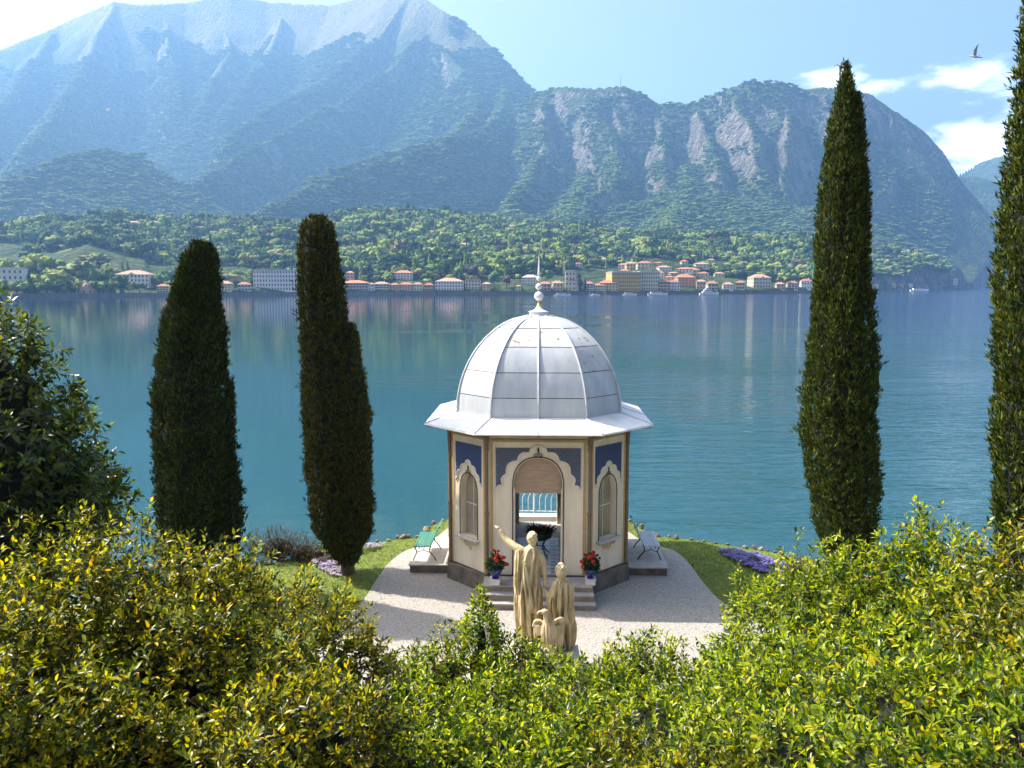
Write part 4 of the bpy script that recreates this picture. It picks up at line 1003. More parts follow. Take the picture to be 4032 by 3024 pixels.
def cypress(label, dist, prof, base_z, mat, seed, dens=1.0, extra=(), trunk=.16):
    """prof: list of (photo y, photo x left, photo x right) of the outline; extra: further leaders given the same way"""
    c0 = P_d((prof[-1][1]+prof[-1][2])/2, prof[-1][0], dist); bx, by = c0.x, c0.y
    t = empty('cypress_tree', (bx, by, base_z), 0, label, 'cypress', 'columnar cypresses on the promontory')
    PV, DV = [], []; core = MB()
    for li, pr in enumerate([prof]+list(extra)):
        dz = []; cx = []; rr_ = []
        for y, x0, x1 in pr:
            a, b = P_d(x0, y, dist), P_d(x1, y, dist); dz.append((a.z+b.z)/2-base_z); cx.append((a.x+b.x)/2-bx); rr_.append(abs(b.x-a.x)/2)
        o = np.argsort(dz); dz, cx, rr_ = np.array(dz)[o], np.array(cx)[o], np.array(rr_)[o]
        zb = max(.15, dz[0]); zt = dz[-1]
        cyo = -.12*li
        area = np.trapz(2*np.pi*rr_, dz); n = int(area*330*dens)
        cdf = np.cumsum(np.maximum(rr_, .04)); zz = np.interp(rng.uniform(0, 1, n), np.linspace(0, 1, 400), np.interp(np.linspace(0, 1, 400), np.concatenate([[0], np.cumsum(np.diff(dz)*(rr_[1:]+rr_[:-1]))])/np.sum(np.diff(dz)*(rr_[1:]+rr_[:-1])), dz))
        th = rng.uniform(0, 2*np.pi, n)
        rad = np.interp(zz, dz, rr_)
        lump = 1 + .16*fbm(np.cos(th)*1.6+seed, np.sin(th)*1.6+zz*.4, zz*.7, 3, seed) + .20*(fbm(np.cos(th)*3.2+seed, np.sin(th)*3.2, zz*1.3, 2, seed+5, ridged=True)-.1) + .07*vnoise(np.cos(th)*9, np.sin(th)*9, zz*4, seed+9)
        sh = np.where(rng.uniform(0, 1, n) < .75, rng.uniform(.90, 1.0, n), rng.uniform(.72, .92, n)) + np.where(rng.uniform(0, 1, n) < .05, rng.uniform(.03, .14, n), 0)
        r_ = rad*lump*sh*.985
        PV.append(np.stack([np.interp(zz, dz, cx)+r_*np.cos(th), cyo+r_*np.sin(th), zz-.06], -1))
        DV.append(np.stack([np.cos(th)*.36, np.sin(th)*.36, np.full(n, .9)], -1) + rng.normal(0, .20, (n, 3)))
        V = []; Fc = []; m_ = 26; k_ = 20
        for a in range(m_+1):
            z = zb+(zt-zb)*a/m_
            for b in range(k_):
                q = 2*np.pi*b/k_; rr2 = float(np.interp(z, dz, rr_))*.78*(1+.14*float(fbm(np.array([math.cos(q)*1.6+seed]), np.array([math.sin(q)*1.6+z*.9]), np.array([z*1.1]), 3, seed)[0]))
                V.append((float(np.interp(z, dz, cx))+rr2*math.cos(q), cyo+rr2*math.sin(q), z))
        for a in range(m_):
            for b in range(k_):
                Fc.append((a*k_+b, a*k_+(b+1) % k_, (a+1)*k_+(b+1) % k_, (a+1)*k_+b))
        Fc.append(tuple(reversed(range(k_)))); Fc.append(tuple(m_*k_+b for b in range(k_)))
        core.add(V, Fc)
    Pn, D = np.concatenate(PV), np.concatenate(DV)
    # each spray: three narrow blades fanned about the same axis
    k = 6; n = len(Pn)
    Pn = np.repeat(Pn, k, 0)+rng.normal(0, .022, (n*k, 3)); D = np.repeat(D, k, 0)+rng.normal(0, .32, (n*k, 3)); N = rand_dirs(n*k)
    fol = link('foliage', blades_mesh('foliage', Pn, D, N, rng.uniform(.06, .135, n*k), rng.uniform(.018, .036, n*k), cyp_ms[mat]), t); tag(fol, kind='stuff')
    core.build('shade_core', cyp_core, t, True)
    q = MB(); q.tube([(0, 0, -.1), (0, 0, .3), (.0, 0, 1.2)], [trunk*1.3, trunk, trunk*.8], 10); q.build('trunk', bark_m, t, True)
    return t
S4 = 4032/2212
sc4 = lambda L: [(y*S4, a*S4, b*S4) for y, a, b in L]
cypress('broad dark cypress with a blunt split top, leftmost of the four', 19.5, sc4([(524,448,462),(545,405,475),(600,385,478),(700,350,488),(800,338,488),(850,328,505),(930,326,512),(1010,332,520),(1100,338,524),(1180,345,522),(1260,365,512),(1330,400,480),(1360,425,450)]), GZ, 'dark', 3,
        extra=[sc4([(520,428,446),(545,420,462),(600,395,470),(760,380,480)])])
cypress('slim bronze cypress with a short second leader beside the kiosk', 19.9, sc4([(463,672,694),(480,652,714),(540,644,724),(600,642,736),(680,648,744),(760,652,752),(850,655,768),(930,658,785),(1000,662,795),(1080,670,800),(1150,686,796),(1190,712,780),(1215,735,766)]), GZ, 'bronze', 5,
        extra=[sc4([(695,758,766),(715,752,772),(800,735,786),(900,725,800),(1000,715,801),(1100,715,800),(1160,720,790)])])
cypress('tall pointed green cypress right of the kiosk', 18.6, sc4([(140,1812,1818),(180,1803,1828),(250,1786,1842),(330,1772,1850),(400,1762,1858),(500,1752,1866),(600,1746,1872),(700,1740,1880),(780,1733,1886),(850,1730,1886),(930,1730,1890),(1000,1736,1892),(1080,1750,1893),(1150,1762,1893),(1210,1790,1880),(1245,1815,1858)]), GZ, 'green', 8,
        extra=[sc4([(205,1836,1842),(240,1830,1848),(320,1825,1858),(420,1815,1864),(520,1810,1868)])])
cypress('huge green cypress cut by the right edge of the picture', 13.0, [(y, a-24*S4, b-24*S4) for y, a, b in sc4([(-420,2250,2276),(-200,2220,2310),(50,2192,2340),(200,2182,2352),(350,2168,2360),(500,2150,2368),(700,2146,2376),(900,2140,2380),(1000,2145,2384),(1130,2150,2378),(1300,2172,2360),(1480,2210,2320)])], GZ, 'green', 11)
# wispy drooping shoots at the tip of the tall cypress
tp = P_d(1815*S4, 150*S4, 18.6)
tw = empty('dead_tip_shoot', (tp.x, tp.y, tp.z), 0, 'grey drooping dead shoots at the tip of the tall cypress', 'dead shoots')
for k, (dx, dz_, ln) in enumerate(((-.06, .10, .10), (.05, .12, .12), (.01, .16, .14))):
    q = MB(); q.tube([(0, 0, -.25), (dx*.3, 0, dz_*.7), (dx, 0, dz_), (dx*2.0, 0, dz_*.75), (dx*2.4, 0, dz_*.3)], [.012, .012, .011, .009, .004], 5); q.build('twig', M('grey_twig_%d' % k, (.35, .33, .30), .9), tw)

# ------------------------------------------------------------------ broad-leaved shrubs in front of the court
sun_leaf = leaf_mat('camellia_leaf', (.31, .33, .012), (.020, .042, .007), .48, .33, .45, glow=(1.9, 1.75, .4))
gold_leaf = leaf_mat('golden_leaf', (.34, .36, .012), (.022, .042, .007), .52, .34, .45, glow=(1.9, 1.7, .4))
fresh_leaf = leaf_mat('fresh_leaf', (.34, .42, .012), (.026, .060, .008), .52, .33, .45, glow=(1.75, 1.75, .4))
tree_leaf = leaf_mat('dark_tree_leaf', (.105, .145, .014), (.022, .042, .007), .42, .35, .5, glow=(1.9, 1.8, .5))
dusk_leaf = leaf_mat('purple_shrub_leaf', (.060, .040, .018), (.020, .022, .010), .25, .4, .4)
inner_m = M('shrub_shade_core', (.010, .013, .006), .95, scale=5)  # near-black cores added to block light; hedge-gap shade put into the colour
one_leaf = {}
def single_leaf(mat):
    if mat.name not in one_leaf:
        me = bpy.data.meshes.new('leaf'); me.from_pydata([(a, b*.46, c) for a, b, c in LEAF], [], LEAF_F); me.materials.append(mat)
        me.polygons.foreach_set('use_smooth', np.ones(len(me.polygons), dtype=bool)); one_leaf[mat.name] = me
    return one_leaf[mat.name]
def shrub(name, label, cat, lobes, mat, group=None, leaf=(.065, .108), dens=54, singles=220, seed=0, base=None, stems=True, up=.55, inner=.42, droop=0.0, per=7, width=.50):
    """lobes: world-space ellipsoids (x, y, z, rx, ry, rz)"""
    Lb = np.array(lobes, float); bx, by = (base if base else (Lb[:, 0].mean(), Lb[:, 1].mean())); bz = slope_z(by)
    t = empty(name, (bx, by, bz), 0, label, cat, group)
    allP, allA = [], []
    for i, (x, y, z, rx, ry, rz) in enumerate(Lb):
        ar = 4*np.pi*(((rx*ry)**1.6+(rx*rz)**1.6+(ry*rz)**1.6)/3)**(1/1.6)
        for shell, dn in ((1.0, 1.0), (.90, .8), (.78, .5)):
            n = int(ar*dens*dn*shell**2); d = rand_dirs(n)
            # fewer sprays on the far side and underside, which stay hidden from the camera
            keep = rng.uniform(0, 1, n) < np.where((d[:, 1] > .45) | (d[:, 2] < -.45), .35, 1.0); d = d[keep]; n = len(d)
            lump = 1+.42*fbm(d[:, 0]*2.6+i*3.1+seed, d[:, 1]*2.6, d[:, 2]*2.6, 3, seed) + .22*fbm(d[:, 0]*6.5+seed, d[:, 1]*6.5+i, d[:, 2]*6.5, 2, seed+3) + rng.uniform(-.06, .07, n)
            p = np.stack([x+d[:, 0]*rx*lump*shell, y+d[:, 1]*ry*lump*shell, z+d[:, 2]*rz*lump*shell], -1)
            ok = np.ones(n, bool)
            for j, (a, b, c, ra, rb, rc) in enumerate(Lb):
                if j == i: continue
                ok &= ((p[:, 0]-a)/ra)**2+((p[:, 1]-b)/rb)**2+((p[:, 2]-c)/rc)**2 > .62
            p, d = p[ok], d[ok]
            nrm = d/np.array([rx, ry, rz]); nrm /= np.linalg.norm(nrm, axis=1, keepdims=True)
            allP.append(p); allA.append(nrm*.75+np.array([0, 0, up])+rng.normal(0, .38, p.shape))
    Pn, Ax = np.concatenate(allP), np.concatenate(allA); Ax /= np.linalg.norm(Ax, axis=1, keepdims=True)
    n = len(Pn); k = per
    u = np.cross(Ax, rand_dirs(n)); u /= np.linalg.norm(u, axis=1, keepdims=True); v = np.cross(Ax, u)
    idx_ = np.tile(np.arange(k), n); A2, U2, V2 = np.repeat(Ax, k, 0), np.repeat(u, k, 0), np.repeat(v, k, 0); P2 = np.repeat(Pn, k, 0)
    ang = idx_*2.4+np.repeat(rng.uniform(0, 6.28, n), k); f = idx_/(k-1)
    rad = U2*np.cos(ang)[:, None]+V2*np.sin(ang)[:, None]
    ln = rng.uniform(*leaf, n*k)*(1-.25*f); stem_l = np.repeat(rng.uniform(.08, .17, n), k)
    LP = P2+A2*(stem_l*(f-.6))[:, None]+rad*.006
    LD = rad*(1.0-.55*f)[:, None]+A2*(.35+.75*f)[:, None]+rng.normal(0, .18, (n*k, 3)); LD[:, 2] -= droop
    LN = A2*1.0-rad*.3+rng.normal(0, .28, (n*k, 3))+np.array([0, 0, .25])
    LP -= np.array([bx, by, bz])
    # the leaves that stand out nearest the eye are leaves of their own
    cd = np.linalg.norm(LP+np.array([bx, by, bz])-np.array([0, 0, CAM_Z]), axis=1)/ln
    order = np.argsort(cd+rng.normal(0, 6, len(cd))); sel = order[:singles]; rest = order[singles:]
    o = link('foliage', leaves_mesh2('foliage', LP[rest], LD[rest], LN[rest], ln[rest], ln[rest]*width, mat, int(len(rest)*.4)), t); tag(o, kind='stuff')
    me = single_leaf(mat)
    for q in sel:
        D = Vector(LD[q]).normalized(); N = Vector(LN[q]); N = (N-D*N.dot(D)).normalized(); S = N.cross(D); L_ = ln[q]
        mt = Matrix(((D.x*L_, S.x*L_, N.x*L_, LP[q][0]), (D.y*L_, S.y*L_, N.y*L_, LP[q][1]), (D.z*L_, S.z*L_, N.z*L_, LP[q][2]), (0, 0, 0, 1)))
        link('leaf', me, t, mat4=mt)
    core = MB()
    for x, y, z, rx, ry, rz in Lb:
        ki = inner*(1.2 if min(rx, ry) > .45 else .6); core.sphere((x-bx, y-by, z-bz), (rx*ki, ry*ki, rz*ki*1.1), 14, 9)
    core.build('shade_core', inner_m, t, True)
    st = MB()
    for x, y, z, rx, ry, rz in Lb:
        st.tube([((x-bx)*.3, (y-by)*.3, -.1), ((x-bx)*.8, (y-by)*.8, (z-bz)*.5), (x-bx, y-by, z-bz)], [.04, .03, .02], 6)
    for q in rng.choice(n, min(n, 260), replace=False):
        e = Pn[q]-np.array([bx, by, bz]); a = Ax[q]; st.tube([tuple(e-a*.30), tuple(e-a*.12+rng.normal(0, .02, 3)), tuple(e+a*.07)], [.006, .005, .003], 4)
    st.build('stem', bark_m, t)
    return t
def L3(px, py, d, rx, ry, rz):
    """lobe whose TOP stands at photo pixel (in the 2212 px copy) at distance d"""
    p = P_d(px*S4, py*S4, d); return (p.x, p.y, p.z-rz, rx, ry, rz)
HG = 'broad-leaved shrubs along the foot of the terrace'
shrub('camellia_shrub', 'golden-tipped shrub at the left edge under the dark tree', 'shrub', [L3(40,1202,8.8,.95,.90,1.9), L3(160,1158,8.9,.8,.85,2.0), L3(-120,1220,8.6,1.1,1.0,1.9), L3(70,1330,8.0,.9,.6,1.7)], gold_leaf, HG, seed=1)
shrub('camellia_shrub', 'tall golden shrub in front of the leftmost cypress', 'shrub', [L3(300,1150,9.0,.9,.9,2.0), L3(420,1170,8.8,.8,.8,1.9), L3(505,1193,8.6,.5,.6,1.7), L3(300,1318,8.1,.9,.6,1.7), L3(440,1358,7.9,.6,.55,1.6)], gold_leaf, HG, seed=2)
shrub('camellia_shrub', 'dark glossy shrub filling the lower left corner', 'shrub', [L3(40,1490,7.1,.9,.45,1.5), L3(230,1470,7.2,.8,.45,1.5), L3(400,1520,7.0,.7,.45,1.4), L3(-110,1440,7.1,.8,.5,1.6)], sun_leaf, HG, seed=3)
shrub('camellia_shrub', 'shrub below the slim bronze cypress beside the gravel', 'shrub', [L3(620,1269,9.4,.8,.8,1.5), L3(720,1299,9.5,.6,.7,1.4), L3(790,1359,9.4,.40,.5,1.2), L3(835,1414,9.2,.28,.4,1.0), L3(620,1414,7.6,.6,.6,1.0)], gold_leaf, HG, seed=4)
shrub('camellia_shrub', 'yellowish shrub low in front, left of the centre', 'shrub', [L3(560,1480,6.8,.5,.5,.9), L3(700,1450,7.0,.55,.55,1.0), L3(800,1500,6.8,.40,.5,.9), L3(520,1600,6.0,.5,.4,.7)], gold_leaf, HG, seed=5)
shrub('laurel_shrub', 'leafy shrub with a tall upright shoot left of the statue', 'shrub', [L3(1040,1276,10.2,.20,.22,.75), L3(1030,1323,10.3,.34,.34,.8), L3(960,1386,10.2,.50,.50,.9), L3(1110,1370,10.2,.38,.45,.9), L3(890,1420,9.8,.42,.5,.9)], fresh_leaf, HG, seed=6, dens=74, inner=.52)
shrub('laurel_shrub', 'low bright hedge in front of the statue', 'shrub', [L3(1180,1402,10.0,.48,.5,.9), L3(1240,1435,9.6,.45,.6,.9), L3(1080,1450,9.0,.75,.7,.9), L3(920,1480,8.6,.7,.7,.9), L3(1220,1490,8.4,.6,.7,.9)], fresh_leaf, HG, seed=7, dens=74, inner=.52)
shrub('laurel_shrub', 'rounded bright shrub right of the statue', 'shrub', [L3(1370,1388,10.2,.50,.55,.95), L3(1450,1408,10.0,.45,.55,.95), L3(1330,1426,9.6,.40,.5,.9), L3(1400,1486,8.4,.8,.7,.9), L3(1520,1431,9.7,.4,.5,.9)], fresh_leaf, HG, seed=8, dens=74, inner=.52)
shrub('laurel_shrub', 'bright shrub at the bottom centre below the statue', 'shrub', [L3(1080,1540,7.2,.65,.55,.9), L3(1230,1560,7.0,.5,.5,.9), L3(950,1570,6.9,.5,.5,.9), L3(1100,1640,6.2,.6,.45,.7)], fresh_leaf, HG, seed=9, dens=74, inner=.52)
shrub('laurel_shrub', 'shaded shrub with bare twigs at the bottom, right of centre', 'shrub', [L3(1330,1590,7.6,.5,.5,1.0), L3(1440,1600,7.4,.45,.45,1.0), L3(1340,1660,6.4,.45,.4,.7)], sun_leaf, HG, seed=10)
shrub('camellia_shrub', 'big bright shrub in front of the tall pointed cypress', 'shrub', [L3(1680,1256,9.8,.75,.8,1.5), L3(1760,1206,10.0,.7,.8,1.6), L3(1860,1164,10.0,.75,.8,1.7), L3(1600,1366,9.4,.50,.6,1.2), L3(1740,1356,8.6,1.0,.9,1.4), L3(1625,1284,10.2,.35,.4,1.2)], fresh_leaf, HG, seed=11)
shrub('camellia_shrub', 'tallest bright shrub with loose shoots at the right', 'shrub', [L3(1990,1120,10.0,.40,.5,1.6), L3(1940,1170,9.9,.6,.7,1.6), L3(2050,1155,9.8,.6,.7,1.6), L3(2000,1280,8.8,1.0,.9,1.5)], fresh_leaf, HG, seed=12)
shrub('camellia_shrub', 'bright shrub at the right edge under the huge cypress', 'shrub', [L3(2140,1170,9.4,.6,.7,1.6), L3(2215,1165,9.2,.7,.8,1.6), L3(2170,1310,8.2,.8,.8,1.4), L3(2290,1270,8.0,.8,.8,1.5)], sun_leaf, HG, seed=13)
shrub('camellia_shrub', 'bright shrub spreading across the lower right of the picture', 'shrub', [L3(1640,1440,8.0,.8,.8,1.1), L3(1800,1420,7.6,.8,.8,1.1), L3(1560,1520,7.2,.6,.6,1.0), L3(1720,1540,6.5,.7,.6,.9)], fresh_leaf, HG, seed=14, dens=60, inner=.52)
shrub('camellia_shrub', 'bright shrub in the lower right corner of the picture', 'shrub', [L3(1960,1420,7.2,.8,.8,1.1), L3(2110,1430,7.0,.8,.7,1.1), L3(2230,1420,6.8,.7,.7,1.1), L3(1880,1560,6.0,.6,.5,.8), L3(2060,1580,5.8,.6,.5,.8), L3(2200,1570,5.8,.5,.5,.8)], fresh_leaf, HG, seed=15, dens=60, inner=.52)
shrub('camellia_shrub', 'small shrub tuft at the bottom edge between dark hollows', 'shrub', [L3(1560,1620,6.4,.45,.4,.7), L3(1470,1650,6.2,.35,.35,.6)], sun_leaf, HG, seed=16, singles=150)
def low_shrub(label, px, py, rx, rz, mat, seed):
    p = P_z(px*S4, py*S4, GZ); return shrub('low_shrub', label, 'shrub', [(p.x, p.y, GZ+rz*.45, rx, rx*.7, rz), (p.x+rx*.8, p.y-.1, GZ+rz*.3, rx*.7, rx*.6, rz*.8)], mat, None, (.03, .05), 90, 60, seed, base=(p.x, p.y))
low_shrub('small purplish shrub at the water left of the slim cypress', 600, 1205, .85, .55, dusk_leaf, 21)
low_shrub('small green shrub at the foot of the slim cypress', 690, 1208, .5, .30, sun_leaf, 22)
low_shrub('small brownish shrub at the end of the blue flower bed', 1730, 1250, .40, .40, gold_leaf, 23)

# bare twigs low in the hollow
tw = empty('bare_twig', (1.05, 6.9, 3.6), 0, 'bundle of bare brown twigs in the dark hollow at bottom centre right', 'twigs')
for k in range(9):
    p0 = P_d((1290+k*3)*S4, 1640*S4, 6.9); p1 = P_d((1283+k*6)*S4, (1560+(k*37) % 50)*S4, 6.95)
    a = p0-Vector(tw.location); b_ = p1-Vector(tw.location); q = MB(); q.tube([tuple(a-Vector((0, 0, .6))), tuple(a), tuple((a+b_)/2+Vector((random.uniform(-.02, .02), 0, 0))), tuple(b_)], [.006, .005, .004, .002], 4); q.build('twig', bark_m, tw)

# ------------------------------------------------------------------ the dark tree at the left edge
def edge_tree():
    lobes = [L3(-45,650,11.0,.75,.8,1.2), L3(20,725,11.2,.65,.7,.9), L3(-60,800,11.0,1.2,1.0,1.4), L3(40,805,11.3,.75,.8,1.1), L3(110,900,11.3,.65,.7,.9), L3(170,995,11.4,.55,.6,.55), L3(60,950,11.2,.9,.8,1.0), L3(-100,1000,11.0,1.2,1.0,1.0), L3(130,1040,11.3,.6,.6,.45)]
    t = shrub('broadleaf_tree', 'dark broad-leaved tree cut by the left edge of the picture', 'tree', lobes, tree_leaf, None, (.09, .15), 30, 200, 31, base=(-9.0, 11.2), inner=.42, droop=.45, per=7, up=.25)
    q = MB(); q.tube([(0, 0, -.2), (.1, 0, 1.4), (.3, .05, 2.6), (.6, .1, 3.9), (.9, .1, 5.2), (1.2, .1, 6.6)], [.20, .17, .15, .12, .08, .04], 10)
    q.tube([(.3, .05, 2.4), (1.2, .05, 2.9), (2.2, .1, 3.5), (3.0, .1, 3.8)], [.09, .07, .05, .02], 8); q.build('trunk', bark_m, t, True)
    return t
edge_tree()

# ------------------------------------------------------------------ flower beds
def flower_bed(label, poly_px, n, cols, h=.10):
    poly = [P_z(*p, GZ) for p in px22(poly_px)]; pl_ = [(p.x, p.y) for p in poly]
    x = rng.uniform(min(p[0] for p in pl_), max(p[0] for p in pl_), n*3); y = rng.uniform(min(p[1] for p in pl_), max(p[1] for p in pl_), n*3)
    ok = in_poly(x, y, pl_); x, y = x[ok][:n], y[ok][:n]; n = len(x)
    z = GZ+h*(.7+1.3*fbm(x*4, y*4, 0, 3, 9))+rng.uniform(0, .06, n)
    cx, cy_ = np.mean([p[0] for p in pl_]), np.mean([p[1] for p in pl_])
    t = empty('flower_bed', (cx, cy_, GZ), 0, label, 'flower bed')
    off = np.array([cx, cy_, GZ])
    k = 4; P2 = np.repeat(np.stack([x, y, z], -1)-off, k, 0); a = np.tile(np.arange(k)*2*np.pi/k, n)+np.repeat(rng.uniform(0, 6, n), k)
    D = np.stack([np.cos(a), np.sin(a), np.full(n*k, .35)], -1)
    fl_ = link('flowers', blades_mesh('flowers', P2, D, np.tile([0, 0, 1.], (n*k, 1))+rng.normal(0, .2, (n*k, 3)), rng.uniform(.022, .036, n*k), rng.uniform(.02, .03, n*k), cols), t); tag(fl_, kind='stuff')
    m_ = n//2; P3 = np.stack([x, y, z-.035], -1)[:m_]-off; D3 = rand_dirs(m_); D3[:, 2] = np.abs(D3[:, 2])
    gr = link('foliage', leaves_mesh('foliage', P3, D3, rand_dirs(m_), rng.uniform(.04, .07, m_), rng.uniform(.015, .03, m_), sun_leaf), t); tag(gr, kind='stuff')
viol = leaf_mat('violet_petal', (.30, .29, .58), (.16, .15, .42), .3, .6, .2, glow=(1.2, 1.2, 1.4)); lilac = leaf_mat('pale_lilac_petal', (.55, .50, .66), (.40, .34, .55), .3, .6, .2, glow=(1.1, 1.1, 1.1))
flower_bed('bed of violet-blue flowers on the lawn right of the kiosk', [(1548,1190),(1580,1190),(1640,1203),(1700,1222),(1725,1240),(1690,1245),(1640,1240),(1595,1222),(1562,1203)], 3000, viol)
flower_bed('pale lilac flowers round the foot of the slim cypress', [(680,1205),(710,1196),(735,1192),(800,1182),(832,1178),(820,1186),(775,1198),(758,1212),(752,1235),(730,1252),(700,1240),(672,1222)], 1700, lilac)

# dry leaves blown onto the gravel
n = 420; x = rng.uniform(-4.2, 5.6, n); y = rng.uniform(10.5, 18.6, n); ok = in_poly(x, y, gpoly_s) & ~((np.abs(x-KX) < 1.4) & (y > 16.7)); x, y = x[ok], y[ok]; n = len(x)
a = rng.uniform(0, 6.28, n)
tag(link('fallen_leaves', leaves_mesh('fallen_leaves', np.stack([x, y, np.full(n, GZ+.016)], -1), np.stack([np.cos(a), np.sin(a), rng.normal(0, .1, n)], -1), np.array([0, 0, 1.])+rng.normal(0, .2, (n, 3)), rng.uniform(.04, .075, n), rng.uniform(.02, .035, n), leaf_mat('dry_leaf', (.22, .13, .05), (.10, .06, .03), .2))), 'dry brown leaves scattered on the gravel court', 'fallen leaves', kind='stuff')
# ------------------------------------------------------------------ the far shore: quay, houses, boats, trees
def ground_at(px, py):
    d = dir_px(px, py); h = math.hypot(d.x, d.y); az = math.atan2(d.x, d.y); r0 = float(shore_rho(np.array([az]))[0])
    rho = r0 + 5 + np.arange(0, 2600, 4.0); x, y = rho*math.sin(az), rho*math.cos(az); th = terrain_h(x, y); ray = CAM_Z + rho*d.z/h
    hit = np.nonzero(th >= ray)[0]; i = int(hit[0]) if len(hit) else 0
    return float(x[i]), float(y[i]), float(th[i]), float(rho[i])
roof_ms = {'terra': M('terracotta_roof', (.42, .17, .09), .9, c2=(.27, .11, .06), scale=.8, detail=6, obj_rand=.15), 'pale': M('pale_roof', (.42, .40, .38), .9, scale=.5), 'teal': M('grey_green_roof', (.22, .27, .27), .9, scale=.5), 'rust': M('faded_tile_roof', (.45, .26, .17), .9, c2=(.30, .17, .11), scale=.8, obj_rand=.1)}
wall_ms = {k: M('render_%s' % k, c, .9, scale=.3, var=.1) for k, c in {'white': (.66, .63, .58), 'cream': (.62, .52, .36), 'yellow': (.58, .37, .10), 'pink': (.55, .36, .27), 'orange': (.52, .27, .13), 'grey': (.42, .40, .37), 'ochre': (.55, .42, .22)}.items()}
glass_m = M('dark_window_glass', (.035, .04, .05), .3, scale=1); shutter_m = M('window_shutter', (.10, .14, .10), .7, scale=1); trim_m = M('white_trim', (.70, .68, .64), .8, scale=1)  # far windows are plain dark glass
awn_m = M('awning_cloth', (.62, .60, .54), .8, scale=1); quay_m = M('quay_stone', (.17, .155, .14), .9, scale=.4, c2=(.09, .085, .08), bump=.4); 
ORD = ['first', 'second', 'third', 'fourth', 'fifth', 'sixth', 'seventh', 'eighth', 'ninth', 'tenth', 'eleventh', 'twelfth', 'thirteenth', 'fourteenth', 'fifteenth', 'sixteenth', 'seventeenth']
FOOT = []
win_cache = {}
def win_mesh(w, h, arched):
    k = (round(w, 2), round(h, 2), arched)
    if k not in win_cache:
        m_ = MB(); m_.box((-w/2, -.06, 0), (w/2, .10, h)); me = m_.mesh('window', glass_m)
        s_ = MB()
        for s in (-1, 1): s_.box((s*w*.78-w*.22, -.10, 0), (s*w*.78+w*.22, .05, h))
        s_.box((-w*.6, -.16, -.16), (w*.6, .02, -.03)); win_cache[k] = (me, s_.mesh('shutter', shutter_m))
    return win_cache[k]
def house(label, x0, x1, yt, yb, wall='white', roof='terra', rows=3, cols=5, yaw=0.0, depth=.7, group=None, gable=False, flat=False, name='house', shutters=False, sides=1, pent=False):
    """x0..x1, roof top yt, foot yb in photo pixels"""
    gx, gy, gz, rho = ground_at((x0+x1)/2, yb)
    kpm = F_PX/ (gy*math.cos(PITCH) - (gz-CAM_Z)*math.sin(PITCH)); w = (x1-x0)/kpm*1.12; tot = (yb-yt)/kpm*1.14; dp = max(7.0, w*depth) if w < 40 else 15.0
    rh = 0.0 if flat else min(tot*.26, w*.22); hh = tot-rh
    rz = -math.atan2(gx, gy)*.35 + yaw
    t = empty(name, (gx, gy+dp*.1, gz-.3), rz, label, 'house' if name == 'house' else name.replace('_', ' ').split()[-1], group)
    FOOT.append((gx, gy, w, dp, rho))
    b = MB(); b.box((-w/2, 0, -1.5), (w/2, dp, hh+.3)); b.build('wall', wall_ms[wall], t)
    r_ = MB(); ov = .6; z0 = hh+.3
    if flat: r_.box((-w/2-.4, -.4, z0), (w/2+.4, dp+.4, z0+.5)); r_.box((-w/2+1.2, .8, z0+.5), (w/2-1.2, dp-.8, z0+.9))
    elif gable: r_.add([(-w/2-ov, -ov, z0), (w/2+ov, -ov, z0), (w/2+ov, dp+ov, z0), (-w/2-ov, dp+ov, z0), (0, -ov, z0+rh), (0, dp+ov, z0+rh)], [(0,3,2,1), (0,1,4), (2,3,5), (0,4,5,3), (1,2,5,4)])
    else:
        k_ = min(w, dp)/2*.9; lx = max(.3, w/2-k_)
        r_.add([(-w/2-ov, -ov, z0), (w/2+ov, -ov, z0), (w/2+ov, dp+ov, z0), (-w/2-ov, dp+ov, z0), (-lx, dp/2, z0+rh), (lx, dp/2, z0+rh)], [(0,3,2,1), (0,1,5,4), (1,2,5), (2,3,4,5), (3,0,4)])
    ro = r_.build('roof', roof_ms[roof], t)
    if not flat and w > 9:
        c_ = MB(); c_.box((w*.2-.4, dp*.4, z0+rh*.4), (w*.2+.4, dp*.4+.8, z0+rh+1.0)); c_.build('chimney', wall_ms[wall], ro)
    if pent:
        p_ = MB(); p_.add([(-w*.12, -.25, z0-.2), (w*.12, -.25, z0-.2), (0, -.25, z0+rh*.55), (-w*.12, .6, z0-.2), (w*.12, .6, z0-.2), (0, .6, z0+rh*.55)], [(0,1,2), (3,5,4), (0,2,5,3), (1,4,5,2)]); p_.build('pediment', wall_ms[wall], t)
    st = hh/rows; ww = min(1.5, w/cols*.42); wh_ = min(2.2, st*.55); me, sh = win_mesh(ww, wh_, False)
    for r in range(rows):
        for c in range(cols):
            u = -w/2+w*(c+.5)/cols; o = link('window', me, t, (u, -.02, .3+st*r+st*.24))
            if shutters: link('shutter', sh, o)
    if sides:
        nc = max(1, min(4, int(dp/4)))
        for r in range(rows):
            for c in range(nc):
                link('window', me, t, mat4=Matrix.Translation((-w/2-.02, dp*(c+.5)/nc, .3+st*r+st*.24)) @ Matrix.Rotation(-math.pi/2, 4, 'Z'))
    if w > 16:
        q = MB(); q.box((-w/2-.25, -.25, .3+st*.97), (w/2+.25, -.002, .3+st*1.03)); q.build('string_course', trim_m, t)
        q = MB(); q.box((-w/2-.3, -.3, hh-.05), (w/2+.3, -.003, hh+.28)); q.build('cornice', trim_m, t)
    return t, w, hh, dp
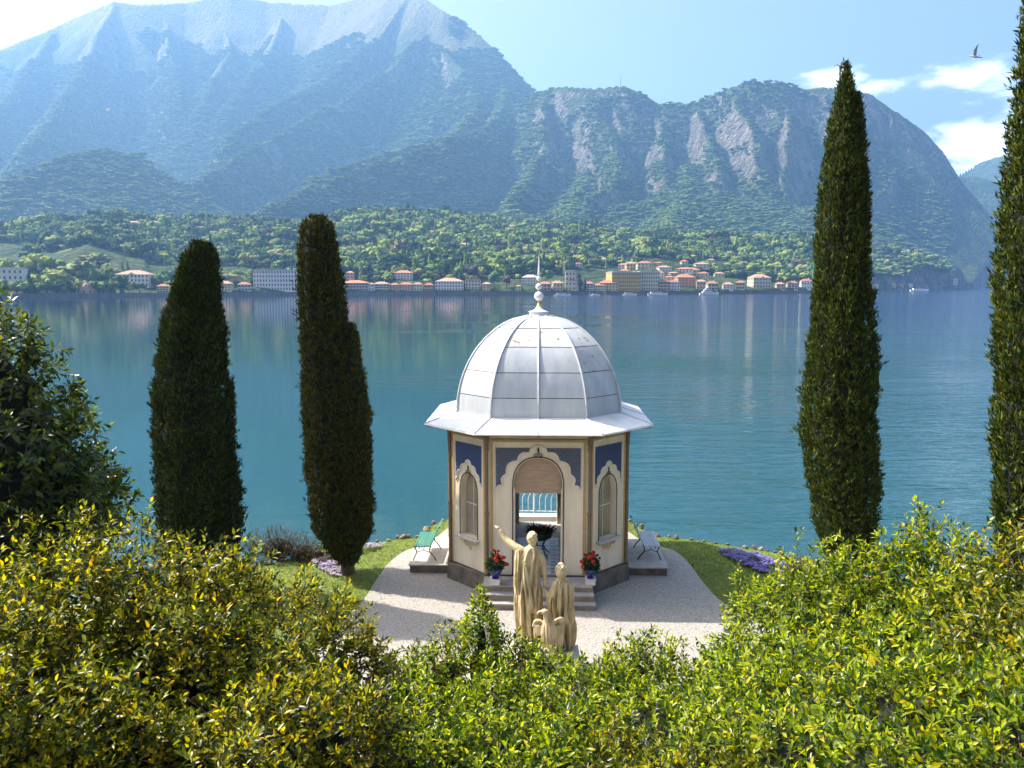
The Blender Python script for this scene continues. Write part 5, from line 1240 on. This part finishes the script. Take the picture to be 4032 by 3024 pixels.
# lakefront, from left to right
house('white hotel cut by the left edge of the far shore', -60, 71, 1069, 1152, 'white', 'pale', 4, 8, .15, name='hotel', flat=True)
t, w, hh, dp = house('white three-storey villa with red roof and central gable among trees at left', 460, 573, 1072, 1128, 'white', 'rust', 3, 9, -.05, pent=True, name='villa')
q = MB()
pg = ground_at(460, 1156); pgw = 165/(F_PX/pg[1])
pz = empty('garden_pergola', (pg[0], pg[1], pg[2]-.2), 0, 'long green pergola terrace below the white villa at left', 'pergola')
q = MB(); q.box((-pgw/2, 0, 3.6), (pgw/2, 5, 4.2)); q.build('roof', M('vine_cover', (.08, .13, .03), .9, scale=.6), pz)
for k in range(15): q = MB(); q.box((-pgw/2+pgw*k/14-.15, 0, 0), (-pgw/2+pgw*k/14+.15, .3, 3.6)); q.build('post', trim_m, pz)
# small domed chapel
cg = ground_at(333, 1156); kk = F_PX/cg[1]; ch = empty('lakeside_chapel', (cg[0], cg[1], cg[2]-.3), 0, 'small pink chapel with a low dome at the water, far left', 'chapel'); FOOT.append((cg[0], cg[1], 16, 9, cg[3]))
q = MB(); q.box((-7.2, 0, -1), (7.2, 7, 4.0)); q.box((-3.2, -.6, -1), (3.2, 7.6, 6.2)); q.build('wall', wall_ms['pink'], ch)
q = MB(); q.lathe([(3.0, 6.2), (2.9, 7.2), (2.3, 8.3), (1.2, 9.1), (.5, 9.4), (.4, 10.2), (0.05, 10.8)], 14, (0, 3.5, 0)); q.build('dome', roof_ms['rust'], ch, True)
for u in (-5.2, 0, 5.2): q = MB(); q.box((u-.7, -.66 if u == 0 else -.06, .2), (u+.7, -.55 if u == 0 else .02, 2.9)); q.build('door' if u == 0 else 'window', glass_m, ch)
house('long white grand hotel with five window rows behind the left cypresses', 1011, 1190, 1086, 1158, 'white', 'teal', 5, 18, 0, name='hotel', flat=True)
house('low house with faint red roof half hidden in trees, left shore', 415, 447, 1082, 1112, 'pink', 'terra', 2, 3)
house('low house with red roof behind trees near the left hotel', 105, 140, 1088, 1118, 'pink', 'terra', 2, 3)
house('narrow tower house above the long pink house', 1366, 1391, 1074, 1110, 'ochre', 'rust', 3, 2)
house('long pink house with orange roof right of the slim cypress', 1347, 1442, 1117, 1154, 'pink', 'terra', 3, 9, shutters=True)
house('cream house with a row of dormers at the water', 1472, 1528, 1120, 1152, 'cream', 'rust', 3, 6, shutters=True)
house('white villa with red roof standing above the shore road', 1556, 1620, 1070, 1104, 'white', 'terra', 3, 6, name='villa')
house('small pink house below the white villa', 1574, 1622, 1122, 1152, 'pink', 'terra', 3, 5)
house('long white house with orange roof and many windows', 1719, 1818, 1109, 1154, 'white', 'rust', 3, 10)
house('yellow house with a pointed gable', 1835, 1889, 1096, 1142, 'cream', 'rust', 3, 5, gable=True)
house('grey-white villa left of the kiosk finial', 2059, 2117, 1087, 1122, 'white', 'pale', 3, 6, name='villa')
house('little cream lodge at the water below the grey-white villa', 2030, 2050, 1133, 1154, 'cream', 'rust', 2, 2)
house('pale tall house with a flat top left of the church', 2228, 2264, 1087, 1154, 'cream', 'pale', 4, 3, flat=True)
house('small house with orange gabled roof beside the church', 2239, 2270, 1113, 1154, 'cream', 'terra', 2, 3, gable=True)
# church with a slim spire
cg = ground_at(2276, 1152); ch = empty('village_church', (cg[0], cg[1], cg[2]-.3), 0, 'slim church tower with a pointed spire at the water right of the finial', 'church'); FOOT.append((cg[0], cg[1], 8, 12, cg[3]))
q = MB(); q.box((-1.5, 0, -1), (1.5, 3, 14)); q.build('tower', wall_ms['grey'], ch); q = MB(); q.add([(-1.7, -.2, 14), (1.7, -.2, 14), (1.7, 3.2, 14), (-1.7, 3.2, 14), (0, 1.5, 22)], [(0,3,2,1), (0,1,4), (1,2,4), (2,3,4), (3,0,4)]); q.build('spire', quay_m, ch)
q = MB(); q.box((-.5, -.05, 10.5), (.5, .05, 12.6)); q.build('window', glass_m, ch)
q = MB(); q.box((1.6, 1, -1), (8, 14, 7)); q.build('nave', wall_ms['cream'], ch); q = MB(); q.add([(1.4, .6, 7), (8.4, .6, 7), (8.4, 14.4, 7), (1.4, 14.4, 7), (4.9, .6, 10), (4.9, 14.4, 10)], [(0,3,2,1), (0,1,4), (2,3,5), (0,4,5,3), (1,2,5,4)]); q.build('roof', roof_ms['terra'], ch)
house('low cream house with orange roof left of the big hotel', 2338, 2380, 1120, 1146, 'cream', 'terra', 2, 5)
house('cream house with orange roof against the big hotel', 2366, 2430, 1108, 1146, 'ochre', 'terra', 3, 6)
house('large grey-fronted hotel wing with balconies and a yellow left end', 2414, 2520, 1083, 1148, 'yellow', 'pale', 5, 14, .22, name='hotel', flat=True)
house('tall cream hotel wing with dark window columns', 2520, 2594, 1082, 1147, 'cream', 'pale', 5, 9, .16, name='hotel', flat=True)
house('pink house right of the big hotel', 2592, 2636, 1106, 1146, 'pink', 'terra', 3, 4, shutters=True)
house('white house with red hipped roof right of the pink house', 2636, 2674, 1108, 1146, 'white', 'terra', 3, 4)
house('orange-pink block with red roof behind the waterfront', 2673, 2736, 1086, 1131, 'orange', 'terra', 4, 5, .2)
house('cream and white villa with a tower and yellow arched side, right shore', 2969, 3036, 1086, 1134, 'cream', 'rust', 3, 6, .3, name='villa', pent=True)
house('house with orange roof left of the tall right cypress', 3158, 3196, 1109, 1146, 'white', 'terra', 2, 4)
house('white building at the foot of the far blue cliffs', 3735, 3768, 1108, 1126, 'white', 'pale', 2, 6, flat=True)
for k, (a, b, c, d_, wl_) in enumerate(((3413,3436,1128,1142,'pink'), (3440,3458,1130,1143,'cream'), (3500,3526,1127,1141,'ochre'), (3536,3556,1130,1140,'pink'), (3566,3592,1128,1140,'white'))):
    house('%s small boathouse from the left below the wooded headland' % ORD[k], a, b, c, d_, wl_, 'rust', 1, 2, group='boathouses below the wooded headland', name='boathouse')
house('cream chapel-like house on top of the wooded headland', 3568, 3582, 986, 1000, 'white', 'pale', 1, 2)
# further houses along the waterfront, filling the gaps between the larger ones
FILL = ((620,660,1124,1154,'cream'), (700,738,1122,1156,'pink'), (770,800,1128,1156,'white'), (860,905,1118,1154,'ochre'), (940,985,1124,1156,'white'), (1452,1472,1124,1152,'white'), (1534,1568,1124,1152,'ochre'), (1630,1662,1122,1152,'cream'), (1672,1706,1126,1154,'pink'), (1900,1928,1120,1150,'pink'), (2128,2166,1122,1154,'pink'), (2180,2216,1120,1154,'cream'), (2300,2334,1118,1150,'white'), (2745,2776,1108,1142,'pink'), (2790,2826,1112,1144,'cream'), (2850,2884,1116,1144,'white'), (2900,2930,1112,1142,'ochre'), (3060,3088,1118,1144,'pink'), (3105,3140,1116,1146,'cream'))
for k, (a, b, c, d_, wl_) in enumerate(FILL):
    same = [q for q in range(len(FILL)) if FILL[q][4] == wl_]
    house('%s small %s house from the left in the gaps of the waterfront row' % (ORD[same.index(k)], wl_), a, b, c, d_, wl_, ('terra', 'rust')[k % 2], 2 + (k % 3 == 0), max(2, (b-a)//10), .2*math.sin(k*1.9), group='small houses of the waterfront row', shutters=k % 2 == 0)
# hillside
CL = 'houses of the village above the big hotel'
hill = ((330,237,385,290),(500,255,580,275),(475,280,545,322),(540,270,610,332),(630,265,735,322),(755,268,820,292),(800,300,890,347),(485,330,560,370),(570,340,620,362),(885,348,945,377),(935,315,1050,352),(1000,318,1110,376),(1090,320,1190,360),(1095,350,1180,392),(1210,320,1265,352),(1240,350,1310,386),(835,380,910,412),(905,162,970,182),(920,203,970,237),(1030,212,1090,247),(975,255,1020,292),(1180,245,1230,272),(118,275,185,302),(185,283,240,303),(640,118,662,134),(1445,245,1480,262),(760,345,830,388))
wc = [('cream', 'pink', 'white', 'ochre')[k % 4] for k in range(len(hill))]
for k, (a, c, b, d_) in enumerate(hill):
    same = sorted((q for q in range(len(hill)) if wc[q] == wc[k]), key=lambda q: hill[q][0]+hill[q][2])
    house('%s %s house from the left in the red-roofed cluster above the big hotel' % (ORD[same.index(k)], wc[k]), 2200+a/2.01, 2200+b/2.01, 900+c/2.01, 900+d_/2.01, ('cream', 'pink', 'white', 'ochre')[k % 4], ('terra', 'rust')[k % 3 == 0], 2, max(2, int((b-a)/22)), .25*math.sin(k*2.3), group=CL, sides=1)
HH = 'scattered houses on the green hillside'
lone = (490, 588, 402, 775, 280, 680, 200, 1805, 1690, 1830, 1975, 1460, 1676, 2545, 2490, 2960)
for k, (a, b, c, d_, wl_) in enumerate(((490,545,872,894,'pink'), (588,620,874,892,'orange'), (402,428,944,953,'white'), (775,800,892,903,'pink'), (280,330,912,922,'cream'), (680,705,888,900,'cream'), (200,228,920,928,'white'), (1805,1852,960,984,'cream'), (1690,1720,909,922,'pink'), (1830,1858,868,878,'white'), (1975,2030,887,903,'cream'), (1460,1500,878,892,'cream'), (1676,1735,960,985,'grey'), (2545,2580,908,918,'pink'), (2490,2505,958,970,'white'), (2960,2985,1000,1010,'cream'))):
    house('%s lone house from the left on the green hillside above the shore' % ORD[sorted(lone).index(a)], a, b, c, d_, wl_, 'rust', 1 if d_-c < 16 else 2, max(2, int((b-a)/9)), .2*math.sin(k*1.7), group=HH, sides=0)
house('long white glasshouse building above the finial', 2038, 2111, 1008, 1024, 'white', 'pale', 1, 9, flat=True)

# quay
az_q = np.linspace(_saz[1], math.atan2((3330-2016)/F_PX, 1), 260)
qv = []; rr_q = shore_rho(az_q)-2.0
for a, r_ in zip(az_q, rr_q):
    for dr, z in ((0, -2), (-.2, 2.5), (-.2, 3.3), (.5, 3.3), (.5, 2.5), (4.5, 2.6)): qv.append(((r_+dr)*math.sin(a), (r_+dr)*math.cos(a), z))
qf = [(i*6+k, (i+1)*6+k, (i+1)*6+k+1, i*6+k+1) for i in range(len(az_q)-1) for k in range(5)]
qm = MB(); qm.add(qv, qf); tag(qm.build('quay_wall', quay_m), 'stone quay wall along the far waterfront', kind='structure')

# boats
hull_m = M('white_hull', (.74, .74, .73), .35, scale=1); cabin_g = glass_m
def boat(label, px, py, length, cabins, yaw=0.0, group=None):
    p = P_z(px, py, 0.0); t = empty('motor_boat' if length < 16 else 'ferry_boat', (p.x, p.y, 0), yaw, label, 'boat', group)
    L, Bm, H = length, length*.2, length*.075+.35; secs = []
    for k, (f, bw, sh) in enumerate(((-.5, .72, 1.0), (-.3, .95, .95), (0, 1, .95), (.25, .85, 1.05), (.4, .5, 1.2), (.5, .03, 1.35))):
        secs.append([(f*L, -bw*Bm/2, H*sh), (f*L, -bw*Bm*.36, -.25), (f*L, bw*Bm*.36, -.25), (f*L, bw*Bm/2, H*sh)])
    V = [p_ for s_ in secs for p_ in s_]; Fc = [(i*4+k, (i+1)*4+k, (i+1)*4+(k+1) % 4, i*4+(k+1) % 4) for i in range(5) for k in range(4)] + [(0,1,2,3), (23,22,21,20)]
    q = MB(); q.add(V, Fc); q.build('hull', hull_m, t)
    z = H
    for k in range(cabins):
        a, b = -.36+.08*k, .22-.10*k; hh_ = max(.9, H*.9); q = MB(); q.box((a*L, -Bm*.36, z-.1), (b*L, Bm*.36, z+hh_)); c_ = q.build('cabin', hull_m, t)
        q = MB(); q.box((a*L+.3, -Bm*.36-.03, z+hh_*.4), (b*L-.3, Bm*.36+.03, z+hh_*.75)); q.build('window_band', cabin_g, c_); z += hh_
    return t
boat('large white ferry moored right of the big hotel', 2792, 1161, 21, 3, .1)
boat('long low white ferry beside the landing stage', 2905, 1157, 32, 1, -.05)
boat('white motor boat moored just right of the kiosk finial', 2215, 1166, 15, 1, .05)
boat('white boat off the waterfront below the big hotel', 2345, 1164, 9, 1, .2)
boat('flat white boat below the grey hotel wing', 2480, 1163, 14, 1)
boat('long tour boat below the tall hotel wing', 2590, 1163, 20, 1)
boat('small white boat leftmost on the far shore', 97, 1171, 9, 1)
boat('white boat second from the left on the far shore', 170, 1170, 9, 1, .3)
boat('white boat left of the small chapel', 245, 1170, 12, 1)
boat('white boat by the pergola terrace', 600, 1166, 11, 1)
boat('white boat below the tower villa', 2975, 1156, 9, 1)
boat('white boat below the wooded headland', 3620, 1147, 34, 1)
boat('pale landing boat beside the tall cypress', 3130, 1152, 8, 1)
for k in range(10):
    p = P_z(2240+k*70+(k*31) % 20, 1162-k*.6, 0); q = MB(); q.tube([(0, 0, -1), (0, 0, 3.4)], .22, 6); o = q.build('mooring_post', trim_m); o.location = p
    tag(o, '%s pale mooring post from the left in the water off the village' % ORD[k], 'post', 'mooring posts off the village')

# ------------------------------------------------------------------ woods across the lake
def canopy(seed, n, rx, rz, z0, cone=False):
    r_ = random.Random(seed); m_ = MB()
    for k in range(n):
        a = r_.uniform(0, 6.28); e = r_.uniform(-.3, 1); rr_ = r_.uniform(.35, 1)
        if cone: z = k/n; rad = rx*(1-z)**.8*.8+.03; c = (r_.uniform(-.03, .03), r_.uniform(-.03, .03), z0+rz*2*z); s = (rad, rad, rz*1.6/n*1.6)
        else: c = (math.cos(a)*rx*.62*rr_, math.sin(a)*rx*.62*rr_, z0+rz+e*rz*.55); q_ = r_.uniform(.20, .42); s = (rx*q_, rx*q_, rz*q_*1.05)
        m_.sphere(c, s, 8, 6)
    v = np.array(m_.v); d = fbm(v[:, 0]*6+seed, v[:, 1]*6, v[:, 2]*6, 3, seed); d2 = vnoise(v[:, 0]*17+seed, v[:, 1]*17, v[:, 2]*17, seed)
    c0 = np.array([0, 0, z0+rz]); v = v+(v-c0)*(d*.34+d2*.20)[:, None]; m_.v = [tuple(q) for q in v]
    if not cone: m_.tube([(0, 0, -.15), (0, 0, z0+rz*.6)], [.05, .03], 5)
    return m_
def wood_mat(far=False):
    m, n, l, p = mat_new('far_foliage' if not far else 'mountain_foliage'); p.inputs['Roughness'].default_value = .85; p.inputs['Specular IOR Level'].default_value = .1
    oi = n.new('ShaderNodeObjectInfo'); rp = n.new('ShaderNodeValToRGB'); l.new(oi.outputs['Random'], rp.inputs[0])
    e = rp.color_ramp.elements; e[0].position = 0; e[0].color = (.014, .032, .010, 1); e[1].position = 1; e[1].color = (.10, .12, .03, 1)
    for q, c in ((.30, (.032, .066, .016)), (.55, (.092, .145, .024)), (.78, (.175, .225, .040)), (.90, (.20, .23, .045)), (.955, (.25, .23, .09)), (.97, (.055, .022, .022))):
        x = e.new(q); x.color = (*c, 1)
    if far:
        for x in list(e): x.color = tuple(.30*v+.70*w for v, w in zip(x.color[:3], (.098, .145, .036))) + (1,)
    tc_ = n.new('ShaderNodeTexCoord'); z = n.new('ShaderNodeTexNoise'); z.inputs['Scale'].default_value = 5; z.inputs['Detail'].default_value = 5; l.new(tc_.outputs['Object'], z.inputs['Vector'])
    hs = n.new('ShaderNodeHueSaturation'); mr = n.new('ShaderNodeMapRange'); mr.inputs['To Min'].default_value = .35; mr.inputs['To Max'].default_value = 1.65; l.new(z.outputs[0], mr.inputs['Value']); l.new(mr.outputs[0], hs.inputs['Value']); l.new(rp.outputs[0], hs.inputs['Color']); l.new(hs.outputs[0], p.inputs['Base Color'])
    b = n.new('ShaderNodeBump'); b.inputs['Strength'].default_value = .9; b.inputs['Distance'].default_value = .25; l.new(z.outputs[0], b.inputs['Height']); l.new(b.outputs[0], p.inputs['Normal'])
    return m
wood_m = wood_mat()
wood_far_m = wood_mat(True)
TPL = bpy.data.collections.new('wood_templates')
tpl_me = []
for k in range(7):
    me = (canopy(40+k, 15, .55, .44, .06) if k < 5 else canopy(40+k, 8, .11 if k == 5 else .2, .5, .02, True)).mesh('canopy_%d' % k, wood_m, True)
    o = bpy.data.objects.new('canopy_%d' % k, me); TPL.objects.link(o); tpl_me.append(me)
for k in range(4):
    me = canopy(80+k, 12, .60, .30, .0).mesh('canopy_9%d' % k, wood_far_m, True); TPL.objects.link(bpy.data.objects.new('canopy_9%d' % k, me))
ng = bpy.data.node_groups.new('wood_scatter', 'GeometryNodeTree')
ng.interface.new_socket('Geometry', in_out='INPUT', socket_type='NodeSocketGeometry'); ng.interface.new_socket('Geometry', in_out='OUTPUT', socket_type='NodeSocketGeometry')
gi, go = ng.nodes.new('NodeGroupInput'), ng.nodes.new('NodeGroupOutput'); ip = ng.nodes.new('GeometryNodeInstanceOnPoints'); ci = ng.nodes.new('GeometryNodeCollectionInfo')
ci.inputs['Collection'].default_value = TPL; ci.inputs['Separate Children'].default_value = True; ci.inputs['Reset Children'].default_value = True
def nattr(nm, ty):
    x = ng.nodes.new('GeometryNodeInputNamedAttribute'); x.data_type = ty; x.inputs['Name'].default_value = nm; return x.outputs['Attribute']
ip.inputs['Pick Instance'].default_value = True
ng.links.new(gi.outputs[0], ip.inputs['Points']); ng.links.new(ci.outputs[0], ip.inputs['Instance']); ng.links.new(nattr('kind', 'INT'), ip.inputs['Instance Index'])
er = ng.nodes.new('FunctionNodeEulerToRotation'); ng.links.new(nattr('rot', 'FLOAT_VECTOR'), er.inputs[0]); ng.links.new(er.outputs[0], ip.inputs['Rotation']); ng.links.new(nattr('size', 'FLOAT_VECTOR'), ip.inputs['Scale']); ng.links.new(ip.outputs[0], go.inputs[0])
def wood(label, n, az0, az1, r0, r1, s0, s1, gap, top=1000, far=False):
    az = rng.uniform(az0, az1, n); r_ = np.sqrt(rng.uniform(0, 1, n)*(r1**2-r0**2)+r0**2); x, y = r_*np.sin(az), r_*np.cos(az)
    be = r_-shore_rho(az); h = terrain_h(x, y); e = 6.0
    sl = np.hypot(terrain_h(x+e, y)-h, terrain_h(x, y+e)-h)/e
    open_ = fbm(x/130, y/130, 0, 3, 91)
    ok = (be > 9) & (sl < (1.8 if far else 1.25)) & (open_ < gap) & (h < top*(.85+.3*fbm(x/300, y/300, 0, 2, 95)))
    for fx, fy, w, dp, rho in FOOT:
        rf = math.hypot(fx, fy); ux, uy = fx/rf, fy/rf; lat = (x-fx)*uy-(y-fy)*ux; lon = (x-fx)*ux+(y-fy)*uy
        ok &= ~((np.abs(lat) < w/2+2.5) & (lon > -40) & (lon < dp+4))
    x, y, h = x[ok], y[ok], h[ok]; n = len(x)
    kind = rng.choice(7, n, p=[.16, .17, .17, .16, .15, .13, .06]); sz = rng.uniform(s0, s1, n)*np.where(rng.uniform(0, 1, n) < .12, 1.45, 1)
    size = np.stack([sz*rng.uniform(.85, 1.2, n), sz*rng.uniform(.85, 1.2, n), sz*np.where(kind > 4, 1.15, rng.uniform(.75, 1.1, n))], -1)
    if far: kind = 7 + rng.choice(4, n); size[:, 2] = size[:, 0]*rng.uniform(.55, .9, n)
    me = bpy.data.meshes.new('wood'); me.vertices.add(n); me.vertices.foreach_set('co', np.stack([x, y, h-.3], -1).astype(np.float32).ravel())
    a = me.attributes.new('kind', 'INT', 'POINT'); a.data.foreach_set('value', kind.astype(np.int32))
    a = me.attributes.new('rot', 'FLOAT_VECTOR', 'POINT'); a.data.foreach_set('vector', np.stack([np.zeros(n), np.zeros(n), rng.uniform(0, 6.28, n)], -1).astype(np.float32).ravel())
    a = me.attributes.new('size', 'FLOAT_VECTOR', 'POINT'); a.data.foreach_set('vector', size.astype(np.float32).ravel())
    me.materials.append(wood_m)
    o = link('far_wood', me); md = o.modifiers.new('scatter', 'NODES'); md.node_group = ng; tag(o, label, 'wood', kind='stuff'); return o
wood('mixed woods on the green hillside above the left shore', 13500, -.66, .02, 690, 1750, 8, 18, .17)
wood('mixed woods and cypresses around the village', 13000, .02, .62, 840, 1850, 8, 18, .17)
wood('trees on the lower mountain slopes', 30000, -.66, .50, 1700, 3300, 13, 22, .40, 1000, True)
wood('distant forest on the flanks of the high left mountain', 40000, -.66, .05, 3250, 5100, 18, 27, .55, 1480, True)
wood('trees on the wooded headland at right', 2600, .38, .52, 1650, 2300, 9, 16, .8)
# single trees that stand out along the far waterfront
def one_tree(label, px, pyb, hpx, kind, col, wide=1.0):
    gx, gy, gz, rho = ground_at(px, pyb); s = hpx/(F_PX/gy)
    t = empty('shore_tree', (gx, gy, gz), 0, label, 'tree')
    m_ = canopy(60+int(px) % 13, 12 if kind < 5 else 9, .55*wide if kind < 5 else .13, .44, .10, kind >= 5); m_.v = [(x*s, y*s, z*s) for x, y, z in m_.v]
    m_.build('crown', M('crown_tone_%d' % int(px), col, .85, scale=.35, var=.5, bump=.8, bscale=.6), t, True)
    q = MB(); q.tube([(0, 0, -1), (0, 0, s*.35)], [s*.03, s*.02], 6); q.build('trunk', bark_m, t)
one_tree('big rounded pale green tree left of the white villa', 310, 1140, 115, 0, (.11, .15, .035), 1.5)
one_tree('bright green rounded tree behind the white chapel boat', 268, 1152, 72, 0, (.12, .17, .035), 1.1)
one_tree('small upright green tree between chapel and pergola', 367, 1150, 50, 0, (.08, .14, .03), .7)
one_tree('fresh green pyramidal tree right of the yellow house', 1945, 1152, 78, 0, (.08, .17, .03), .7)
one_tree('dark copper beech left of the yellow house gable', 1850, 1100, 55, 0, (.045, .025, .035), 1.2)
one_tree('reddish copper tree right of the fresh green tree', 1995, 1140, 55, 0, (.10, .035, .035), .8)
one_tree('bright green tree behind the kiosk finial', 2148, 1120, 62, 0, (.07, .15, .03), .9)
one_tree('copper beech on the slope right of the village', 2912, 1052, 38, 0, (.07, .03, .035), 1.4)
one_tree('yellow-green umbrella-shaped tree right of the tower villa', 3080, 1132, 50, 0, (.20, .20, .04), 1.1)
one_tree('dark cypress beside the church tower', 2284, 1153, 68, 5, (.015, .03, .012))
one_tree('second dark cypress right of the church tower', 2303, 1153, 52, 5, (.015, .03, .012))

# ------------------------------------------------------------------ gulls and the mast on the ridge
gull_m = M('gull_grey', (.42, .42, .42), .7, scale=8); gull_d = M('gull_shaded_wing', (.10, .10, .11), .7, scale=8)  # wing on one side darker: its shade put into the colour
def gull(label, px, py, dist, bank_, s=1.0):
    p = P_d(px, py, dist); t = empty('flying_gull', p, .5, label, 'bird', 'gulls in flight'); t.rotation_euler = (bank_, -.35, 2.5); t.scale = (s, s, s)
    q = MB(); q.lathe([(.005, -.22), (.03, -.17), (.055, -.08), (.06, .0), (.045, .09), (.03, .14), (.034, .17), (.012, .21), (.003, .24)], 8, xf=lambda v: (v[2], v[0], v[1])); q.build('body', gull_m, t, True)
    for sd in (-1, 1):
        q = MB(); V = [(.07, sd*.04, .02), (-.06, sd*.04, .02), (.10, sd*.26, .16), (-.03, sd*.26, .15), (.02, sd*.48, .28), (-.02, sd*.46, .27), (-.10, sd*.60, .36)]
        V += [(x, y, z-.012) for x, y, z in V]
        q.add(V, [(0,1,3,2), (2,3,5,4), (4,5,6), (7,9,10,8), (9,11,12,10), (11,13,12), (0,2,9,7), (2,4,11,9), (4,6,13,11), (1,8,10,3), (3,10,12,5), (5,12,13,6)]); q.build('wing', gull_d if sd < 0 else gull_m, t)
    q = MB(); q.add([(-.18, -.02, 0), (-.18, .02, 0), (-.30, .05, 0), (-.30, -.05, 0), (-.18, 0, .012), (-.30, 0, .008)], [(0,3,2,1), (0,1,4), (1,2,5,4), (2,3,5), (3,0,4,5)]); q.build('tail', gull_m, t)
gull('gull gliding in the sky near the right edge', 3838, 222, 50, .25, 1.2)
gull('gull flying low before the left mountain', 420, 435, 95, -.2)
mp_ = P_d(2443, 334, 3310); h0 = float(terrain_h(np.array([mp_.x]), np.array([mp_.y]))[0])
q = MB(); q.tube([(0, 0, -10), (0, 0, 40)], [1.2, .6], 6)
for k in range(4): q.box((-2.2, -.3, 12+k*7), (2.2, .3, 12.5+k*7))
o = q.build('radio_mast', quay_m); o.location = (mp_.x, mp_.y, max(h0, mp_.z)-6); tag(o, 'thin radio mast on the ridge above the lake', 'mast')
